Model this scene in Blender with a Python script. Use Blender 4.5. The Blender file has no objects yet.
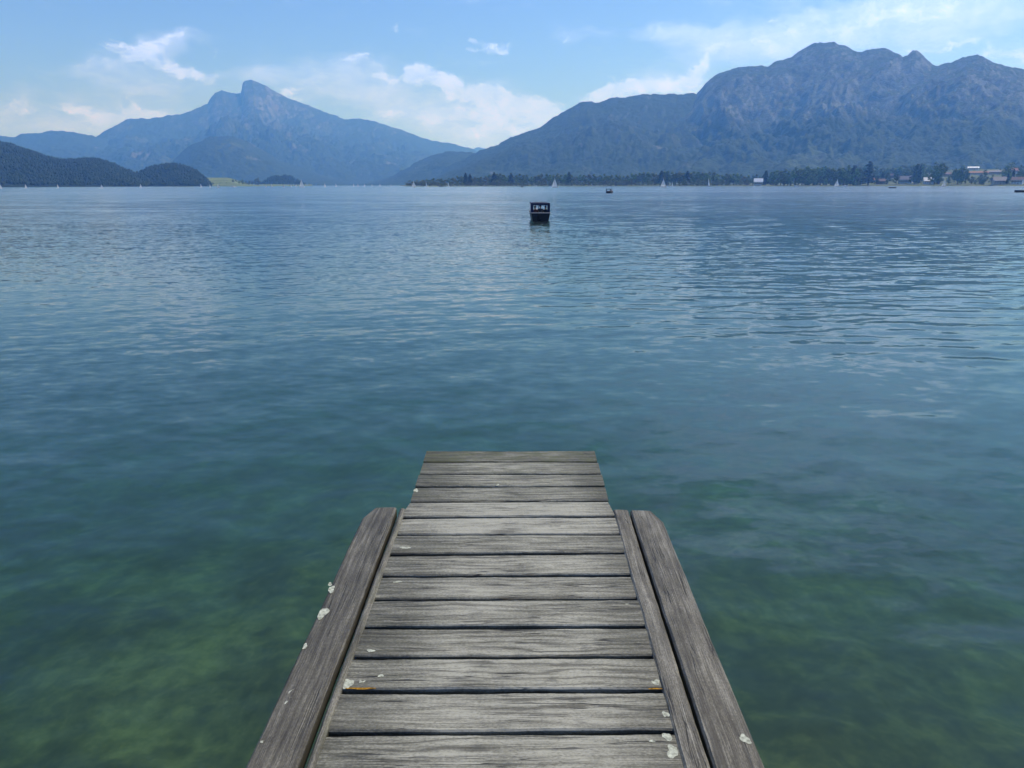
import bpy, math, random
import numpy as np
from mathutils import Vector, Matrix

random.seed(7)
RNG = np.random.default_rng(11)
R = math.radians
scene = bpy.context.scene
COL = scene.collection

# ------------------------------------------------------------------ camera
F = 710.0
W, H = 1024, 768
CAM_Z = 2.9
HORIZON = 184.7
PITCH = math.atan((H / 2 - HORIZON) / F)
ROLL = R(0.08)
camd = bpy.data.cameras.new('camera')
cam = bpy.data.objects.new('camera', camd)
COL.objects.link(cam)
camd.sensor_fit = 'HORIZONTAL'
camd.sensor_width = 36.0
camd.lens = F / W * 36.0
camd.clip_start = 0.05
camd.clip_end = 80000
CROT = Matrix.Rotation(R(90) - PITCH, 3, 'X') @ Matrix.Rotation(-ROLL, 3, 'Z')
cam.matrix_world = Matrix.Translation((0, 0, CAM_Z)) @ CROT.to_4x4()
scene.camera = cam


def ray(px, py):
    return CROT @ Vector(((px - W / 2) / F, -(py - H / 2) / F, -1.0))


def on_plane(px, py, z):
    d = ray(px, py)
    s = (z - CAM_Z) / d.z
    return Vector((d.x * s, d.y * s, z))


def azel(px, py):
    d = ray(px, py)
    return math.atan2(d.x, d.y), math.atan2(d.z, math.hypot(d.x, d.y))


def az_of(px):
    return azel(px, HORIZON)[0]


def height_at(px, py, r):
    a, e = azel(px, py)
    return CAM_Z + r * math.tan(e)


def polar(az, r, z=0.0):
    return Vector((r * math.sin(az), r * math.cos(az), z))


# ------------------------------------------------------------------ numpy noise
_perm = RNG.permutation(512).astype(np.int64)
_perm = np.concatenate([_perm, _perm, _perm])
_ga = RNG.random(512) * 2 * np.pi
_gx, _gy = np.cos(_ga), np.sin(_ga)


def perlin(x, y):
    xi = np.floor(x).astype(np.int64)
    yi = np.floor(y).astype(np.int64)
    xf, yf = x - xi, y - yi
    xi &= 511
    yi &= 511
    u = xf * xf * xf * (xf * (xf * 6 - 15) + 10)
    v = yf * yf * yf * (yf * (yf * 6 - 15) + 10)

    def g(ix, iy, fx, fy):
        h = _perm[_perm[ix & 511] + (iy & 511)]
        return _gx[h] * fx + _gy[h] * fy
    a = g(xi, yi, xf, yf)
    b = g(xi + 1, yi, xf - 1, yf)
    c = g(xi, yi + 1, xf, yf - 1)
    d = g(xi + 1, yi + 1, xf - 1, yf - 1)
    return (a + u * (b - a)) * (1 - v) + (c + u * (d - c)) * v


def fbm(x, y, octs=5, gain=0.5, lac=2.03):
    s, a = 0.0, 1.0
    for k in range(octs):
        s = s + a * perlin(x + 17.3 * k, y - 9.1 * k)
        x, y, a = x * lac, y * lac, a * gain
    return s


def ridged(x, y, octs=5, gain=0.5, lac=2.1):
    s, a, n = 0.0, 1.0, 0.0
    for k in range(octs):
        s = s + a * (1 - 2 * np.abs(perlin(x + 31.7 * k, y + 5.3 * k)))
        n += a
        x, y, a = x * lac, y * lac, a * gain
    return s / n


def sstep(a, b, x):
    t = np.clip((x - a) / (b - a), 0, 1)
    return t * t * (3 - 2 * t)


# ------------------------------------------------------------------ objects
def link(o, parent=None):
    COL.objects.link(o)
    if parent is not None:
        o.parent = parent
    return o


def mesh_obj(name, verts, faces, mats=None, parent=None, smooth=False, mat_idx=None, uvs=None, attrs=None):
    me = bpy.data.meshes.new(name)
    me.from_pydata([tuple(v) for v in verts], [], faces)
    if mats is not None:
        for m in (mats if isinstance(mats, (list, tuple)) else [mats]):
            me.materials.append(m)
    if mat_idx is not None:
        me.polygons.foreach_set('material_index', mat_idx)
    if smooth:
        me.polygons.foreach_set('use_smooth', [True] * len(me.polygons))
    if uvs is not None:
        ul = me.uv_layers.new(name='UVMap')
        li = np.empty(len(me.loops), dtype=np.int32)
        me.loops.foreach_get('vertex_index', li)
        uv = np.asarray(uvs, dtype=np.float32)[li]
        ul.data.foreach_set('uv', uv.ravel())
    if attrs:
        for k, v in attrs.items():
            at = me.attributes.new(k, 'FLOAT', 'POINT')
            at.data.foreach_set('value', np.asarray(v, dtype=np.float32))
    me.update()
    return link(bpy.data.objects.new(name, me), parent)


def grid_obj(name, P, mat, smooth=True, attrs=None, wrap=False):
    """P: array (n, m, 3)"""
    n, m = P.shape[:2]
    me = bpy.data.meshes.new(name)
    idx = np.arange(n * m, dtype=np.int32).reshape(n, m)
    if wrap:
        idx = np.concatenate([idx, idx[:, :1]], axis=1)
    q = np.stack([idx[:-1, :-1], idx[:-1, 1:], idx[1:, 1:], idx[1:, :-1]], axis=-1).reshape(-1, 4)
    nf = len(q)
    me.vertices.add(n * m)
    me.vertices.foreach_set('co', P.reshape(-1).astype(np.float32))
    me.loops.add(nf * 4)
    me.loops.foreach_set('vertex_index', q.reshape(-1))
    me.polygons.add(nf)
    me.polygons.foreach_set('loop_start', np.arange(0, nf * 4, 4, dtype=np.int32))
    me.polygons.foreach_set('loop_total', np.full(nf, 4, dtype=np.int32))
    me.polygons.foreach_set('use_smooth', np.full(nf, smooth))
    me.update(calc_edges=True)
    me.materials.append(mat)
    if attrs:
        for k, v in attrs.items():
            at = me.attributes.new(k, 'FLOAT', 'POINT')
            at.data.foreach_set('value', np.asarray(v, dtype=np.float32).ravel())
    return link(bpy.data.objects.new(name, me))


def tag(o, label=None, cat=None, group=None, kind=None):
    if label:
        o['label'] = label
    if cat:
        o['category'] = cat
    if group:
        o['group'] = group
    if kind:
        o['kind'] = kind
    return o


def empty(name, loc, rz=0.0):
    o = bpy.data.objects.new(name, None)
    o.empty_display_size = 0.2
    o.location = loc
    o.rotation_euler = (0, 0, rz)
    return link(o)


def copy_tree(o, parent=None):
    c = o.copy()
    COL.objects.link(c)
    if parent is not None:
        c.parent = parent
    for ch in list(o.children):
        copy_tree(ch, c)
    return c


class MB:
    """collects simple solids into one mesh"""

    def __init__(self):
        self.v, self.f, self.mi = [], [], []

    def add(self, vs, fs, mi=0):
        o = len(self.v)
        self.v += [tuple(p) for p in vs]
        self.f += [tuple(i + o for i in f) for f in fs]
        self.mi += [mi] * len(fs)

    def box(self, c, s, rz=0.0, mi=0, bevel=0.0):
        x, y, z = (k / 2 for k in s)
        if bevel <= 0:
            vs = [(-x, -y, -z), (x, -y, -z), (x, y, -z), (-x, y, -z), (-x, -y, z), (x, -y, z), (x, y, z), (-x, y, z)]
            fs = [(0, 3, 2, 1), (4, 5, 6, 7), (0, 1, 5, 4), (1, 2, 6, 5), (2, 3, 7, 6), (3, 0, 4, 7)]
        else:
            b = bevel
            ring = lambda zz, i: [(-x + i, -y + i, zz), (x - i, -y + i, zz), (x - i, y - i, zz), (-x + i, y - i, zz)]
            vs = ring(-z, b) + ring(-z + b, 0) + ring(z - b, 0) + ring(z, b)
            fs = [(3, 2, 1, 0), (12, 13, 14, 15)]
            for k in range(3):
                for j in range(4):
                    a, d = k * 4 + j, k * 4 + (j + 1) % 4
                    fs.append((a, d, d + 4, a + 4))
        ca, sa = math.cos(rz), math.sin(rz)
        self.add([(c[0] + ca * p[0] - sa * p[1], c[1] + sa * p[0] + ca * p[1], c[2] + p[2]) for p in vs], fs, mi)

    def tube(self, a, b, r0, r1=None, n=8, mi=0):
        r1 = r0 if r1 is None else r1
        a, b = Vector(a), Vector(b)
        d = (b - a).normalized()
        u = d.orthogonal().normalized()
        w = d.cross(u)
        vs = []
        for p, r in ((a, r0), (b, r1)):
            for k in range(n):
                t = 2 * math.pi * k / n
                vs.append(p + (u * math.cos(t) + w * math.sin(t)) * r)
        fs = [(k, (k + 1) % n, n + (k + 1) % n, n + k) for k in range(n)]
        fs += [tuple(range(n - 1, -1, -1)), tuple(range(n, 2 * n))]
        self.add(vs, fs, mi)

    def prism(self, poly, x0, x1, mi=0):
        """poly in (y, z), extruded along x"""
        n = len(poly)
        vs = [(x0, p[0], p[1]) for p in poly] + [(x1, p[0], p[1]) for p in poly]
        fs = [(k, (k + 1) % n, n + (k + 1) % n, n + k) for k in range(n)]
        fs += [tuple(range(n - 1, -1, -1)), tuple(range(n, 2 * n))]
        self.add(vs, fs, mi)

    def build(self, name, mats, parent=None, smooth=False):
        o = mesh_obj(name, self.v, self.f, mats, parent, smooth, self.mi)
        import bmesh
        bm = bmesh.new()
        bm.from_mesh(o.data)
        bmesh.ops.recalc_face_normals(bm, faces=bm.faces)
        bm.to_mesh(o.data)
        bm.free()
        return o


# ------------------------------------------------------------------ materials
class NT:
    def __init__(self, tree):
        self.t = tree
        self.n = tree.nodes
        self.l = tree.links

    def new(self, typ, **kw):
        nd = self.n.new(typ)
        for k, v in kw.items():
            setattr(nd, k, v)
        return nd

    def put(self, sock, val):
        if val is None:
            return
        if isinstance(val, bpy.types.NodeSocket):
            self.l.new(val, sock)
        else:
            if hasattr(sock, 'default_value'):
                dv = sock.default_value
                if hasattr(dv, '__len__') and not hasattr(val, '__len__'):
                    val = [val] * len(dv)
                if hasattr(dv, '__len__') and len(dv) == 4 and len(val) == 3:
                    val = (*val, 1.0)
                sock.default_value = val

    def m(self, op, a, b=None, c=None, clamp=False):
        nd = self.new('ShaderNodeMath', operation=op)
        nd.use_clamp = clamp
        for s, v in zip(nd.inputs, (a, b, c)):
            self.put(s, v)
        return nd.outputs[0]

    def vm(self, op, a, b=None, scale=None):
        nd = self.new('ShaderNodeVectorMath', operation=op)
        self.put(nd.inputs[0], a)
        if b is not None:
            self.put(nd.inputs[1], b)
        if scale is not None:
            self.put(nd.inputs['Scale'], scale)
        return nd.outputs['Value'] if op in ('DOT_PRODUCT', 'LENGTH') else nd.outputs[0]

    def noise(self, vec, scale=1.0, detail=3.0, rough=0.5, dist=0.0, dims='3D', color=False):
        nd = self.new('ShaderNodeTexNoise', noise_dimensions=dims)
        self.put(nd.inputs['Vector'], vec)
        self.put(nd.inputs['Scale'], scale)
        self.put(nd.inputs['Detail'], detail)
        self.put(nd.inputs['Roughness'], rough)
        self.put(nd.inputs['Distortion'], dist)
        return nd.outputs['Color' if color else 'Fac']

    def ramp(self, fac, stops, interp='LINEAR'):
        nd = self.new('ShaderNodeValToRGB')
        cr = nd.color_ramp
        cr.interpolation = interp
        while len(cr.elements) > 1:
            cr.elements.remove(cr.elements[-1])
        first = True
        for p, c in stops:
            e = cr.elements[0] if first else cr.elements.new(p)
            e.position = p
            c = (c, c, c) if not hasattr(c, '__len__') else c
            e.color = (*c, 1.0)
            first = False
        self.put(nd.inputs[0], fac)
        return nd.outputs[0]

    def mix(self, fac, a, b, blend='MIX'):
        nd = self.new('ShaderNodeMix', data_type='RGBA', blend_type=blend)
        self.put(nd.inputs[0], fac)
        self.put(nd.inputs[6], a)
        self.put(nd.inputs[7], b)
        return nd.outputs[2]

    def maprange(self, v, a, b, c=0.0, d=1.0, smooth=True):
        nd = self.new('ShaderNodeMapRange')
        nd.interpolation_type = 'SMOOTHSTEP' if smooth else 'LINEAR'
        for s, x in zip(nd.inputs, (v, a, b, c, d)):
            self.put(s, x)
        return nd.outputs[0]

    def xyz(self, v):
        nd = self.new('ShaderNodeSeparateXYZ')
        self.put(nd.inputs[0], v)
        return nd.outputs

    def comb(self, x=0.0, y=0.0, z=0.0):
        nd = self.new('ShaderNodeCombineXYZ')
        for s, v in zip(nd.inputs, (x, y, z)):
            self.put(s, v)
        return nd.outputs[0]

    def bump(self, h, strength=0.5, dist=0.01):
        nd = self.new('ShaderNodeBump')
        self.put(nd.inputs['Strength'], strength)
        self.put(nd.inputs['Distance'], dist)
        self.put(nd.inputs['Height'], h)
        return nd.outputs[0]


def material(name):
    m = bpy.data.materials.new(name)
    m.use_nodes = True
    t = NT(m.node_tree)
    bsdf = m.node_tree.nodes['Principled BSDF']
    out = m.node_tree.nodes['Material Output']
    return m, t, bsdf, out


def simple(name, col, rough=0.6, var=0.15, scale=2.0, metallic=0.0, spec=0.5):
    m, t, b, o = material(name)
    tc = t.new('ShaderNodeTexCoord').outputs['Object']
    n = t.noise(tc, scale, 4)
    lo = tuple(c * (1 - var) for c in col)
    hi = tuple(min(1, c * (1 + var)) for c in col)
    t.put(b.inputs['Base Color'], t.ramp(n, [(0.3, lo), (0.7, hi)]))
    b.inputs['Roughness'].default_value = rough
    b.inputs['Metallic'].default_value = metallic
    b.inputs['Specular IOR Level'].default_value = spec
    return m


def foliage(name, dark, light, scale=0.4):
    m, t, b, o = material(name)
    geo = t.new('ShaderNodeNewGeometry')
    oi = t.new('ShaderNodeObjectInfo')
    n = t.noise(geo.outputs['Position'], scale, 3)
    r = geo.outputs['Random Per Island']
    f = t.m('ADD', t.m('MULTIPLY', n, 0.6), t.m('MULTIPLY', r, 0.4))
    c = t.ramp(f, [(0.25, dark), (0.75, light)])
    hs = t.new('ShaderNodeHueSaturation')
    t.put(hs.inputs['Hue'], t.m('ADD', 0.47, t.m('MULTIPLY', oi.outputs['Random'], 0.05)))
    t.put(hs.inputs['Value'], t.m('ADD', 0.7, t.m('MULTIPLY', oi.outputs['Random'], 0.6)))
    t.put(hs.inputs['Color'], c)
    t.put(b.inputs['Base Color'], hs.outputs[0])
    b.inputs['Roughness'].default_value = 0.7
    b.inputs['Specular IOR Level'].default_value = 0.15
    return m


# ---- weathered wood, UV in metres along / across the board
def wood(name, lo, mid, hi, rough=0.62):
    m, t, b, o = material(name)
    uv = t.new('ShaderNodeUVMap').outputs[0]
    s = t.xyz(uv)
    u, v = s[0], s[1]
    at = t.new('ShaderNodeAttribute', attribute_name='tint').outputs['Fac']
    al = t.new('ShaderNodeAttribute', attribute_name='algae').outputs['Fac']
    warp = t.noise(t.comb(t.m('MULTIPLY', u, 1.8), t.m('MULTIPLY', v, 7.0)), 1.0, 2)
    vw = t.m('ADD', v, t.m('MULTIPLY', t.m('SUBTRACT', warp, 0.5), 0.014))
    fine = t.noise(t.comb(t.m('MULTIPLY', u, 3.2), t.m('MULTIPLY', vw, 400.0)), 1.0, 6, 0.72)
    med = t.noise(t.comb(t.m('MULTIPLY', u, 1.1), t.m('MULTIPLY', vw, 90.0)), 1.0, 4, 0.6)
    # flame like growth rings
    wv = t.new('ShaderNodeTexWave', wave_type='BANDS', bands_direction='Y', wave_profile='SIN')
    t.put(wv.inputs['Vector'], t.comb(t.m('MULTIPLY', u, 0.16), t.m('ADD', vw, 0.0)))
    wv.inputs['Scale'].default_value = 9.0
    wv.inputs['Distortion'].default_value = 9.0
    wv.inputs['Detail'].default_value = 3.0
    wv.inputs['Detail Scale'].default_value = 1.6
    rings = wv.outputs['Fac']
    patch = t.noise(t.comb(t.m('MULTIPLY', u, 4.0), t.m('MULTIPLY', v, 9.0)), 1.0, 6, 0.6)
    speck = t.noise(t.comb(t.m('MULTIPLY', u, 90.0), t.m('MULTIPLY', v, 160.0)), 1.0, 3, 0.6)
    # drying cracks
    cr = t.noise(t.comb(t.m('MULTIPLY', u, 1.7), t.m('MULTIPLY', vw, 58.0)), 1.0, 2, 0.5)
    crl = t.m('ABSOLUTE', t.m('SUBTRACT', cr, 0.5))
    crmask = t.maprange(t.noise(t.comb(t.m('MULTIPLY', u, 2.2), t.m('MULTIPLY', v, 14.0)), 1.0, 3), 0.47, 0.60)
    crack = t.m('MULTIPLY', t.maprange(crl, 0.022, 0.004), crmask)
    f = t.m('ADD', t.m('ADD', t.m('MULTIPLY', fine, 0.72), 0.01), t.m('MULTIPLY', med, 0.20))
    f = t.m('ADD', f, t.m('MULTIPLY', rings, 0.10))
    f = t.m('ADD', f, t.m('MULTIPLY', t.m('SUBTRACT', patch, 0.5), 0.60))
    f = t.m('ADD', f, t.m('MULTIPLY', t.m('SUBTRACT', speck, 0.5), 0.42))
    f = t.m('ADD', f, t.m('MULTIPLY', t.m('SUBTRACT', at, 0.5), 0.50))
    px_ = t.xyz(t.new('ShaderNodeTexCoord').outputs['Object'])[0]
    worn = t.maprange(t.m('ADD', t.m('ABSOLUTE', px_), t.m('MULTIPLY', t.m('SUBTRACT', patch, 0.5), 0.5)), 0.22, 0.52, 0.05, -0.13)
    f = t.m('ADD', f, worn)
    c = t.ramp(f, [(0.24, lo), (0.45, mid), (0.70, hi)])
    blot = t.maprange(t.noise(t.comb(t.m('MULTIPLY', u, 9.0), t.m('MULTIPLY', v, 26.0)), 1.0, 5, 0.65), 0.56, 0.68)
    c = t.mix(t.m('MULTIPLY', blot, 0.40), c, tuple(k * 0.85 for k in lo))
    alm = t.m('MULTIPLY', al, t.maprange(t.noise(t.comb(t.m('MULTIPLY', u, 8.0), t.m('MULTIPLY', v, 40.0)), 1.0, 4), 0.35, 0.62))
    c = t.mix(t.m('MULTIPLY', alm, 0.75), c, (0.085, 0.095, 0.030))
    wht = t.maprange(t.noise(t.comb(t.m('MULTIPLY', u, 34.0), t.m('MULTIPLY', v, 60.0)), 1.0, 4, 0.6), 0.685, 0.74)
    c = t.mix(t.m('MULTIPLY', wht, 0.55), c, (0.42, 0.42, 0.38))
    ln = t.noise(t.comb(t.m('MULTIPLY', u, 1.1), t.m('MULTIPLY', vw, 210.0)), 1.0, 2, 0.5)
    lnm = t.m('MULTIPLY', t.maprange(t.m('ABSOLUTE', t.m('SUBTRACT', ln, 0.5)), 0.030, 0.010), t.maprange(t.noise(t.comb(t.m('MULTIPLY', u, 5.0), t.m('MULTIPLY', v, 30.0)), 1.0, 3), 0.42, 0.58))
    pit = t.maprange(t.noise(t.comb(t.m('MULTIPLY', u, 55.0), t.m('MULTIPLY', v, 300.0), 2.0), 1.0, 2, 0.5), 0.60, 0.68)
    c = t.mix(t.m('MULTIPLY', pit, 0.55), c, lo)
    c = t.mix(t.m('MULTIPLY', lnm, 0.75), c, tuple(k * 0.7 for k in lo))
    rl = t.m('MULTIPLY', t.maprange(rings, 0.22, 0.05), t.maprange(t.noise(t.comb(t.m('MULTIPLY', u, 1.5), t.m('MULTIPLY', v, 5.0), 5.0), 1.0, 2), 0.50, 0.60))
    c = t.mix(t.m('MULTIPLY', rl, 0.5), c, lo)
    c = t.mix(t.m('MULTIPLY', crack, 0.9), c, (0.012, 0.011, 0.010))
    t.put(b.inputs['Base Color'], c)
    t.put(b.inputs['Roughness'], t.maprange(med, 0.3, 0.7, rough + 0.08, rough - 0.08))
    b.inputs['Specular IOR Level'].default_value = 0.45
    hgt = t.m('SUBTRACT', t.m('ADD', t.m('MULTIPLY', fine, 0.5), t.m('MULTIPLY', med, 0.7)), t.m('MULTIPLY', crack, 1.6))
    t.put(b.inputs['Normal'], t.bump(hgt, 0.6, 0.0035))
    return m


M_DECK = wood('weathered_deck_wood', (0.038, 0.036, 0.026), (0.134, 0.131, 0.101), (0.37, 0.364, 0.295))
M_EDGE = wood('weathered_edge_wood', (0.040, 0.036, 0.028), (0.118, 0.110, 0.086), (0.31, 0.295, 0.240))
M_LICHEN = simple('pale_lichen', (0.40, 0.42, 0.34), 0.95, 0.45, 90.0, spec=0.1)
M_ORANGE = simple('orange_lichen', (0.30, 0.16, 0.02), 0.95, 0.6, 90.0, spec=0.1)
M_POST = simple('wet_post_wood', (0.06, 0.05, 0.04), 0.7, 0.4, 6.0)

# ------------------------------------------------------------------ light and sky
SUN_EL, SUN_AZ = R(53), R(60)
sd = Vector((math.sin(SUN_AZ) * math.cos(SUN_EL), math.cos(SUN_AZ) * math.cos(SUN_EL), math.sin(SUN_EL)))
sl = bpy.data.lights.new('sun', 'SUN')
sl.energy = 4.3
sl.angle = R(0.53)
sl.color = (1.0, 0.955, 0.89)
so = bpy.data.objects.new('sun', sl)
so.rotation_euler = sd.to_track_quat('Z', 'Y').to_euler()
so.location = (-20, 10, 60)
link(so)

world = bpy.data.worlds.new('World')
scene.world = world
world.use_nodes = True
w = NT(world.node_tree)
bg = world.node_tree.nodes['Background']
SKY_STRENGTH = 0.115
sky = w.new('ShaderNodeTexSky', sky_type='NISHITA')
sky.sun_disc = False
sky.sun_elevation = SUN_EL
sky.sun_rotation = SUN_AZ
sky.altitude = 480
sky.air_density = 1.0
sky.dust_density = 0.3
sky.ozone_density = 2.0
dirv = w.new('ShaderNodeTexCoord').outputs['Generated']
dx, dy, dz = w.xyz(dirv)
AZ = w.m('ARCTAN2', dx, dy)
EL = w.m('ARCSINE', w.m('MINIMUM', w.m('MAXIMUM', dz, -1.0), 1.0))
U = w.m('MULTIPLY', AZ, F)
V = w.m('MULTIPLY', EL, F)
wn = w.noise(w.comb(U, V), 0.026, 5, 0.6, color=True)
wx, wy, _ = w.xyz(w.vm('SUBTRACT', wn, (0.5, 0.5, 0.5)))
Uw = w.m('ADD', U, w.m('MULTIPLY', wx, 42.0))
Vw = w.m('ADD', V, w.m('MULTIPLY', wy, 24.0))


def blob(px, py, rx, ry, rot=0.0):
    a, e = azel(px, py)
    du = w.m('SUBTRACT', Uw, a * F)
    dv = w.m('SUBTRACT', Vw, e * F)
    c, s = math.cos(R(rot)), math.sin(R(rot))
    p = w.m('ADD', w.m('MULTIPLY', du, c / rx), w.m('MULTIPLY', dv, s / rx))
    q = w.m('ADD', w.m('MULTIPLY', du, -s / ry), w.m('MULTIPLY', dv, c / ry))
    d2 = w.m('ADD', w.m('MULTIPLY', p, p), w.m('MULTIPLY', q, q))
    return w.m('POWER', 2.0, w.m('MULTIPLY', d2, -1.2))


def layer(blobs):
    tot = None
    for (px, py, rx, ry, rot, wt) in blobs:
        v = w.m('MULTIPLY', blob(px, py, rx, ry, rot), wt)
        tot = v if tot is None else w.m('ADD', tot, v)
    return tot


wisp = layer([
    (110, 68, 46, 12, 10, 0.72), (165, 40, 28, 9, 12, 0.80), (90, 108, 150, 18, 3, 0.62), (60, 125, 90, 9, 0, 0.5),
    (250, 74, 40, 8, 6, 0.50), (330, 64, 66, 11, 4, 0.66), (345, 86, 60, 12, 2, 0.50), (400, 108, 70, 16, -6, 0.55), (470, 122, 70, 22, -10, 0.80),
    (450, 62, 40, 5, 0, 0.42), (520, 92, 40, 5, -14, 0.4), (500, 146, 70, 16, 0, 0.7),
    (672, 33, 40, 7, -4, 0.66), (760, 32, 70, 12, 4, 0.74), (850, 24, 85, 16, 8, 0.92), (960, 12, 90, 14, 6, 0.86), (930, 40, 40, 7, 4, 0.7),
    (570, 37, 18, 4, 0, 0.42), (640, 92, 60, 14, 8, 0.62), (1010, 60, 45, 12, 0, 0.72), (690, 78, 30, 14, 20, 0.55),
    # unseen thin veils above the picture, added to brighten the right-hand water
    (760, -150, 170, 50, 8, 0.50), (1000, -260, 220, 70, 12, 0.55), (640, -330, 160, 60, 4, 0.40), (960, -90, 120, 30, 6, 0.5),
])
puff = layer([
    (138, 51, 20, 8, 4, 1.05), (122, 63, 34, 6, 8, 0.75), (165, 38, 20, 5, 12, 0.5), (190, 75, 19, 7, -14, 1.1), (146, 115, 34, 8, 6, 0.95), (108, 118, 24, 6, 0, 0.75), (40, 105, 50, 6, 4, 0.5),
    (293, 97, 16, 6, -24, 0.95), (330, 62, 24, 5, 2, 0.5), (362, 58, 18, 4, 4, 0.45),
    (392, 76, 18, 6, 6, 0.70), (412, 70, 13, 7, 0, 0.90), (426, 75, 14, 9, -20, 0.95), (445, 83, 18, 9, -24, 0.95), (466, 90, 18, 9, -18, 0.95), (486, 96, 18, 9, -18, 0.95), (508, 102, 18, 9, -14, 0.95),
    (530, 106, 17, 8, -12, 0.95), (552, 112, 14, 9, -14, 0.90), (540, 122, 22, 7, 8, 0.75), (455, 112, 24, 7, -8, 0.75), (430, 118, 22, 6, -6, 0.70), (398, 117, 18, 5, -14, 0.78), (490, 118, 26, 8, -6, 0.70),
    (470, 132, 30, 8, 0, 0.70), (510, 130, 26, 8, 0, 0.7),
    (496, 46, 22, 7, 0, 0.85), (568, 37, 16, 5, 0, 0.62), (704, 68, 15, 6, 18, 0.85), (690, 74, 14, 6, 10, 0.72), (672, 86, 22, 6, 4, 0.80), (640, 90, 26, 7, 4, 0.85), (608, 92, 22, 6, 8, 0.80), (590, 98, 20, 7, 10, 0.80),
    (945, 42, 20, 5, 5, 0.70), (880, 22, 60, 9, 8, 0.52), (800, 26, 40, 8, 8, 0.5), (665, 32, 20, 5, -6, 0.6), (1000, 58, 30, 7, 0, 0.6),
])
n_w = w.noise(w.comb(w.m('MULTIPLY', Uw, 0.014), w.m('MULTIPLY', Vw, 0.042)), 1.0, 8, 0.62)
n_p = w.noise(w.comb(w.m('MULTIPLY', Uw, 0.042), w.m('MULTIPLY', Vw, 0.066), 3.7), 1.0, 10, 0.67)
wd = w.maprange(w.m('ADD', wisp, w.m('MULTIPLY', w.m('SUBTRACT', n_w, 0.5), 2.4)), 0.12, 1.30, 0.0, 0.64)
pd = w.maprange(w.m('ADD', puff, w.m('MULTIPLY', w.m('SUBTRACT', n_p, 0.5), 3.0)), 0.36, 1.05, 0.0, 0.86)
cd = w.m('SUBTRACT', 1.0, w.m('MULTIPLY', w.m('SUBTRACT', 1.0, wd), w.m('SUBTRACT', 1.0, pd)))
# clouds drift thinly over the rest of the dome too
skycol = w.new('ShaderNodeMix', data_type='RGBA', blend_type='MULTIPLY')
skycol.inputs[0].default_value = 1.0
w.put(skycol.inputs[6], sky.outputs[0])
w.put(skycol.inputs[7], w.ramp(w.m('MAXIMUM', dz, 0.0), [(0.12, (0.74, 1.0, 1.75)), (0.55, (0.72, 0.86, 1.15))]))
cshade = w.ramp(n_p, [(0.32, (4.9, 7.7, 20.0)), (0.68, (7.9, 10.5, 24.0))])
final = w.mix(cd, skycol.outputs[2], cshade)
w.put(bg.inputs['Color'], final)
bg.inputs['Strength'].default_value = SKY_STRENGTH

# ------------------------------------------------------------------ haze
HZ = (-11000.0, 11000.0, -400.0, 13200.0, -16.0, 1520.0)


def build_haze():
    mb = MB()
    mb.box(((HZ[0] + HZ[1]) / 2, (HZ[2] + HZ[3]) / 2, (HZ[4] + HZ[5]) / 2), (HZ[1] - HZ[0], HZ[3] - HZ[2], HZ[5] - HZ[4]))
    m = bpy.data.materials.new('haze')
    m.use_nodes = True
    nt = m.node_tree
    nt.nodes.remove(nt.nodes['Principled BSDF'])
    pv = nt.nodes.new('ShaderNodeVolumePrincipled')
    pv.inputs['Color'].default_value = (0.15, 0.41, 1.0, 1)
    pv.inputs['Absorption Color'].default_value = (1, 1, 1, 1)
    pv.inputs['Density'].default_value = 1.7e-4
    pv.inputs['Anisotropy'].default_value = 0.3
    nt.links.new(pv.outputs[0], nt.nodes['Material Output'].inputs['Volume'])
    o = mb.build('haze', m)
    tag(o, kind='stuff', label='thin blue summer haze over the lake and mountains', cat='haze')


build_haze()

# ------------------------------------------------------------------ lake
def wave_height(x, y, r, sp):
    """sum of small wind waves; sp = mesh spacing (fades what the mesh cannot carry)"""
    z = np.zeros_like(x)
    rng = np.random.default_rng(5)
    # calm streaks and breezy patches
    gust = 0.65 + 0.9 * perlin(x * 0.013 + 3.1, y * 0.009 + 7.7)
    side = sstep(-14, 16, x - 0.06 * y)
    for k in range(60):
        lam = 0.36 * (8.0 ** rng.random())
        th = R(90 + rng.normal(0, 27) + 12)
        kk = 2 * math.pi / lam
        amp = 0.0021 * lam ** 0.55
        ph = rng.random() * 6.28
        env = sstep(0.30, 0.13, sp / lam)
        if lam > 1.4:
            loc = 0.40 + 0.55 * side
        else:
            loc = 0.28 + 0.58 * side
        z += amp * np.sin(kk * (x * math.cos(th) + y * math.sin(th)) + ph) * env * loc
    z *= np.clip(gust, 0.25, 1.5)
    return z


BOAT = on_plane(539, 220.8, 0.0)


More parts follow.
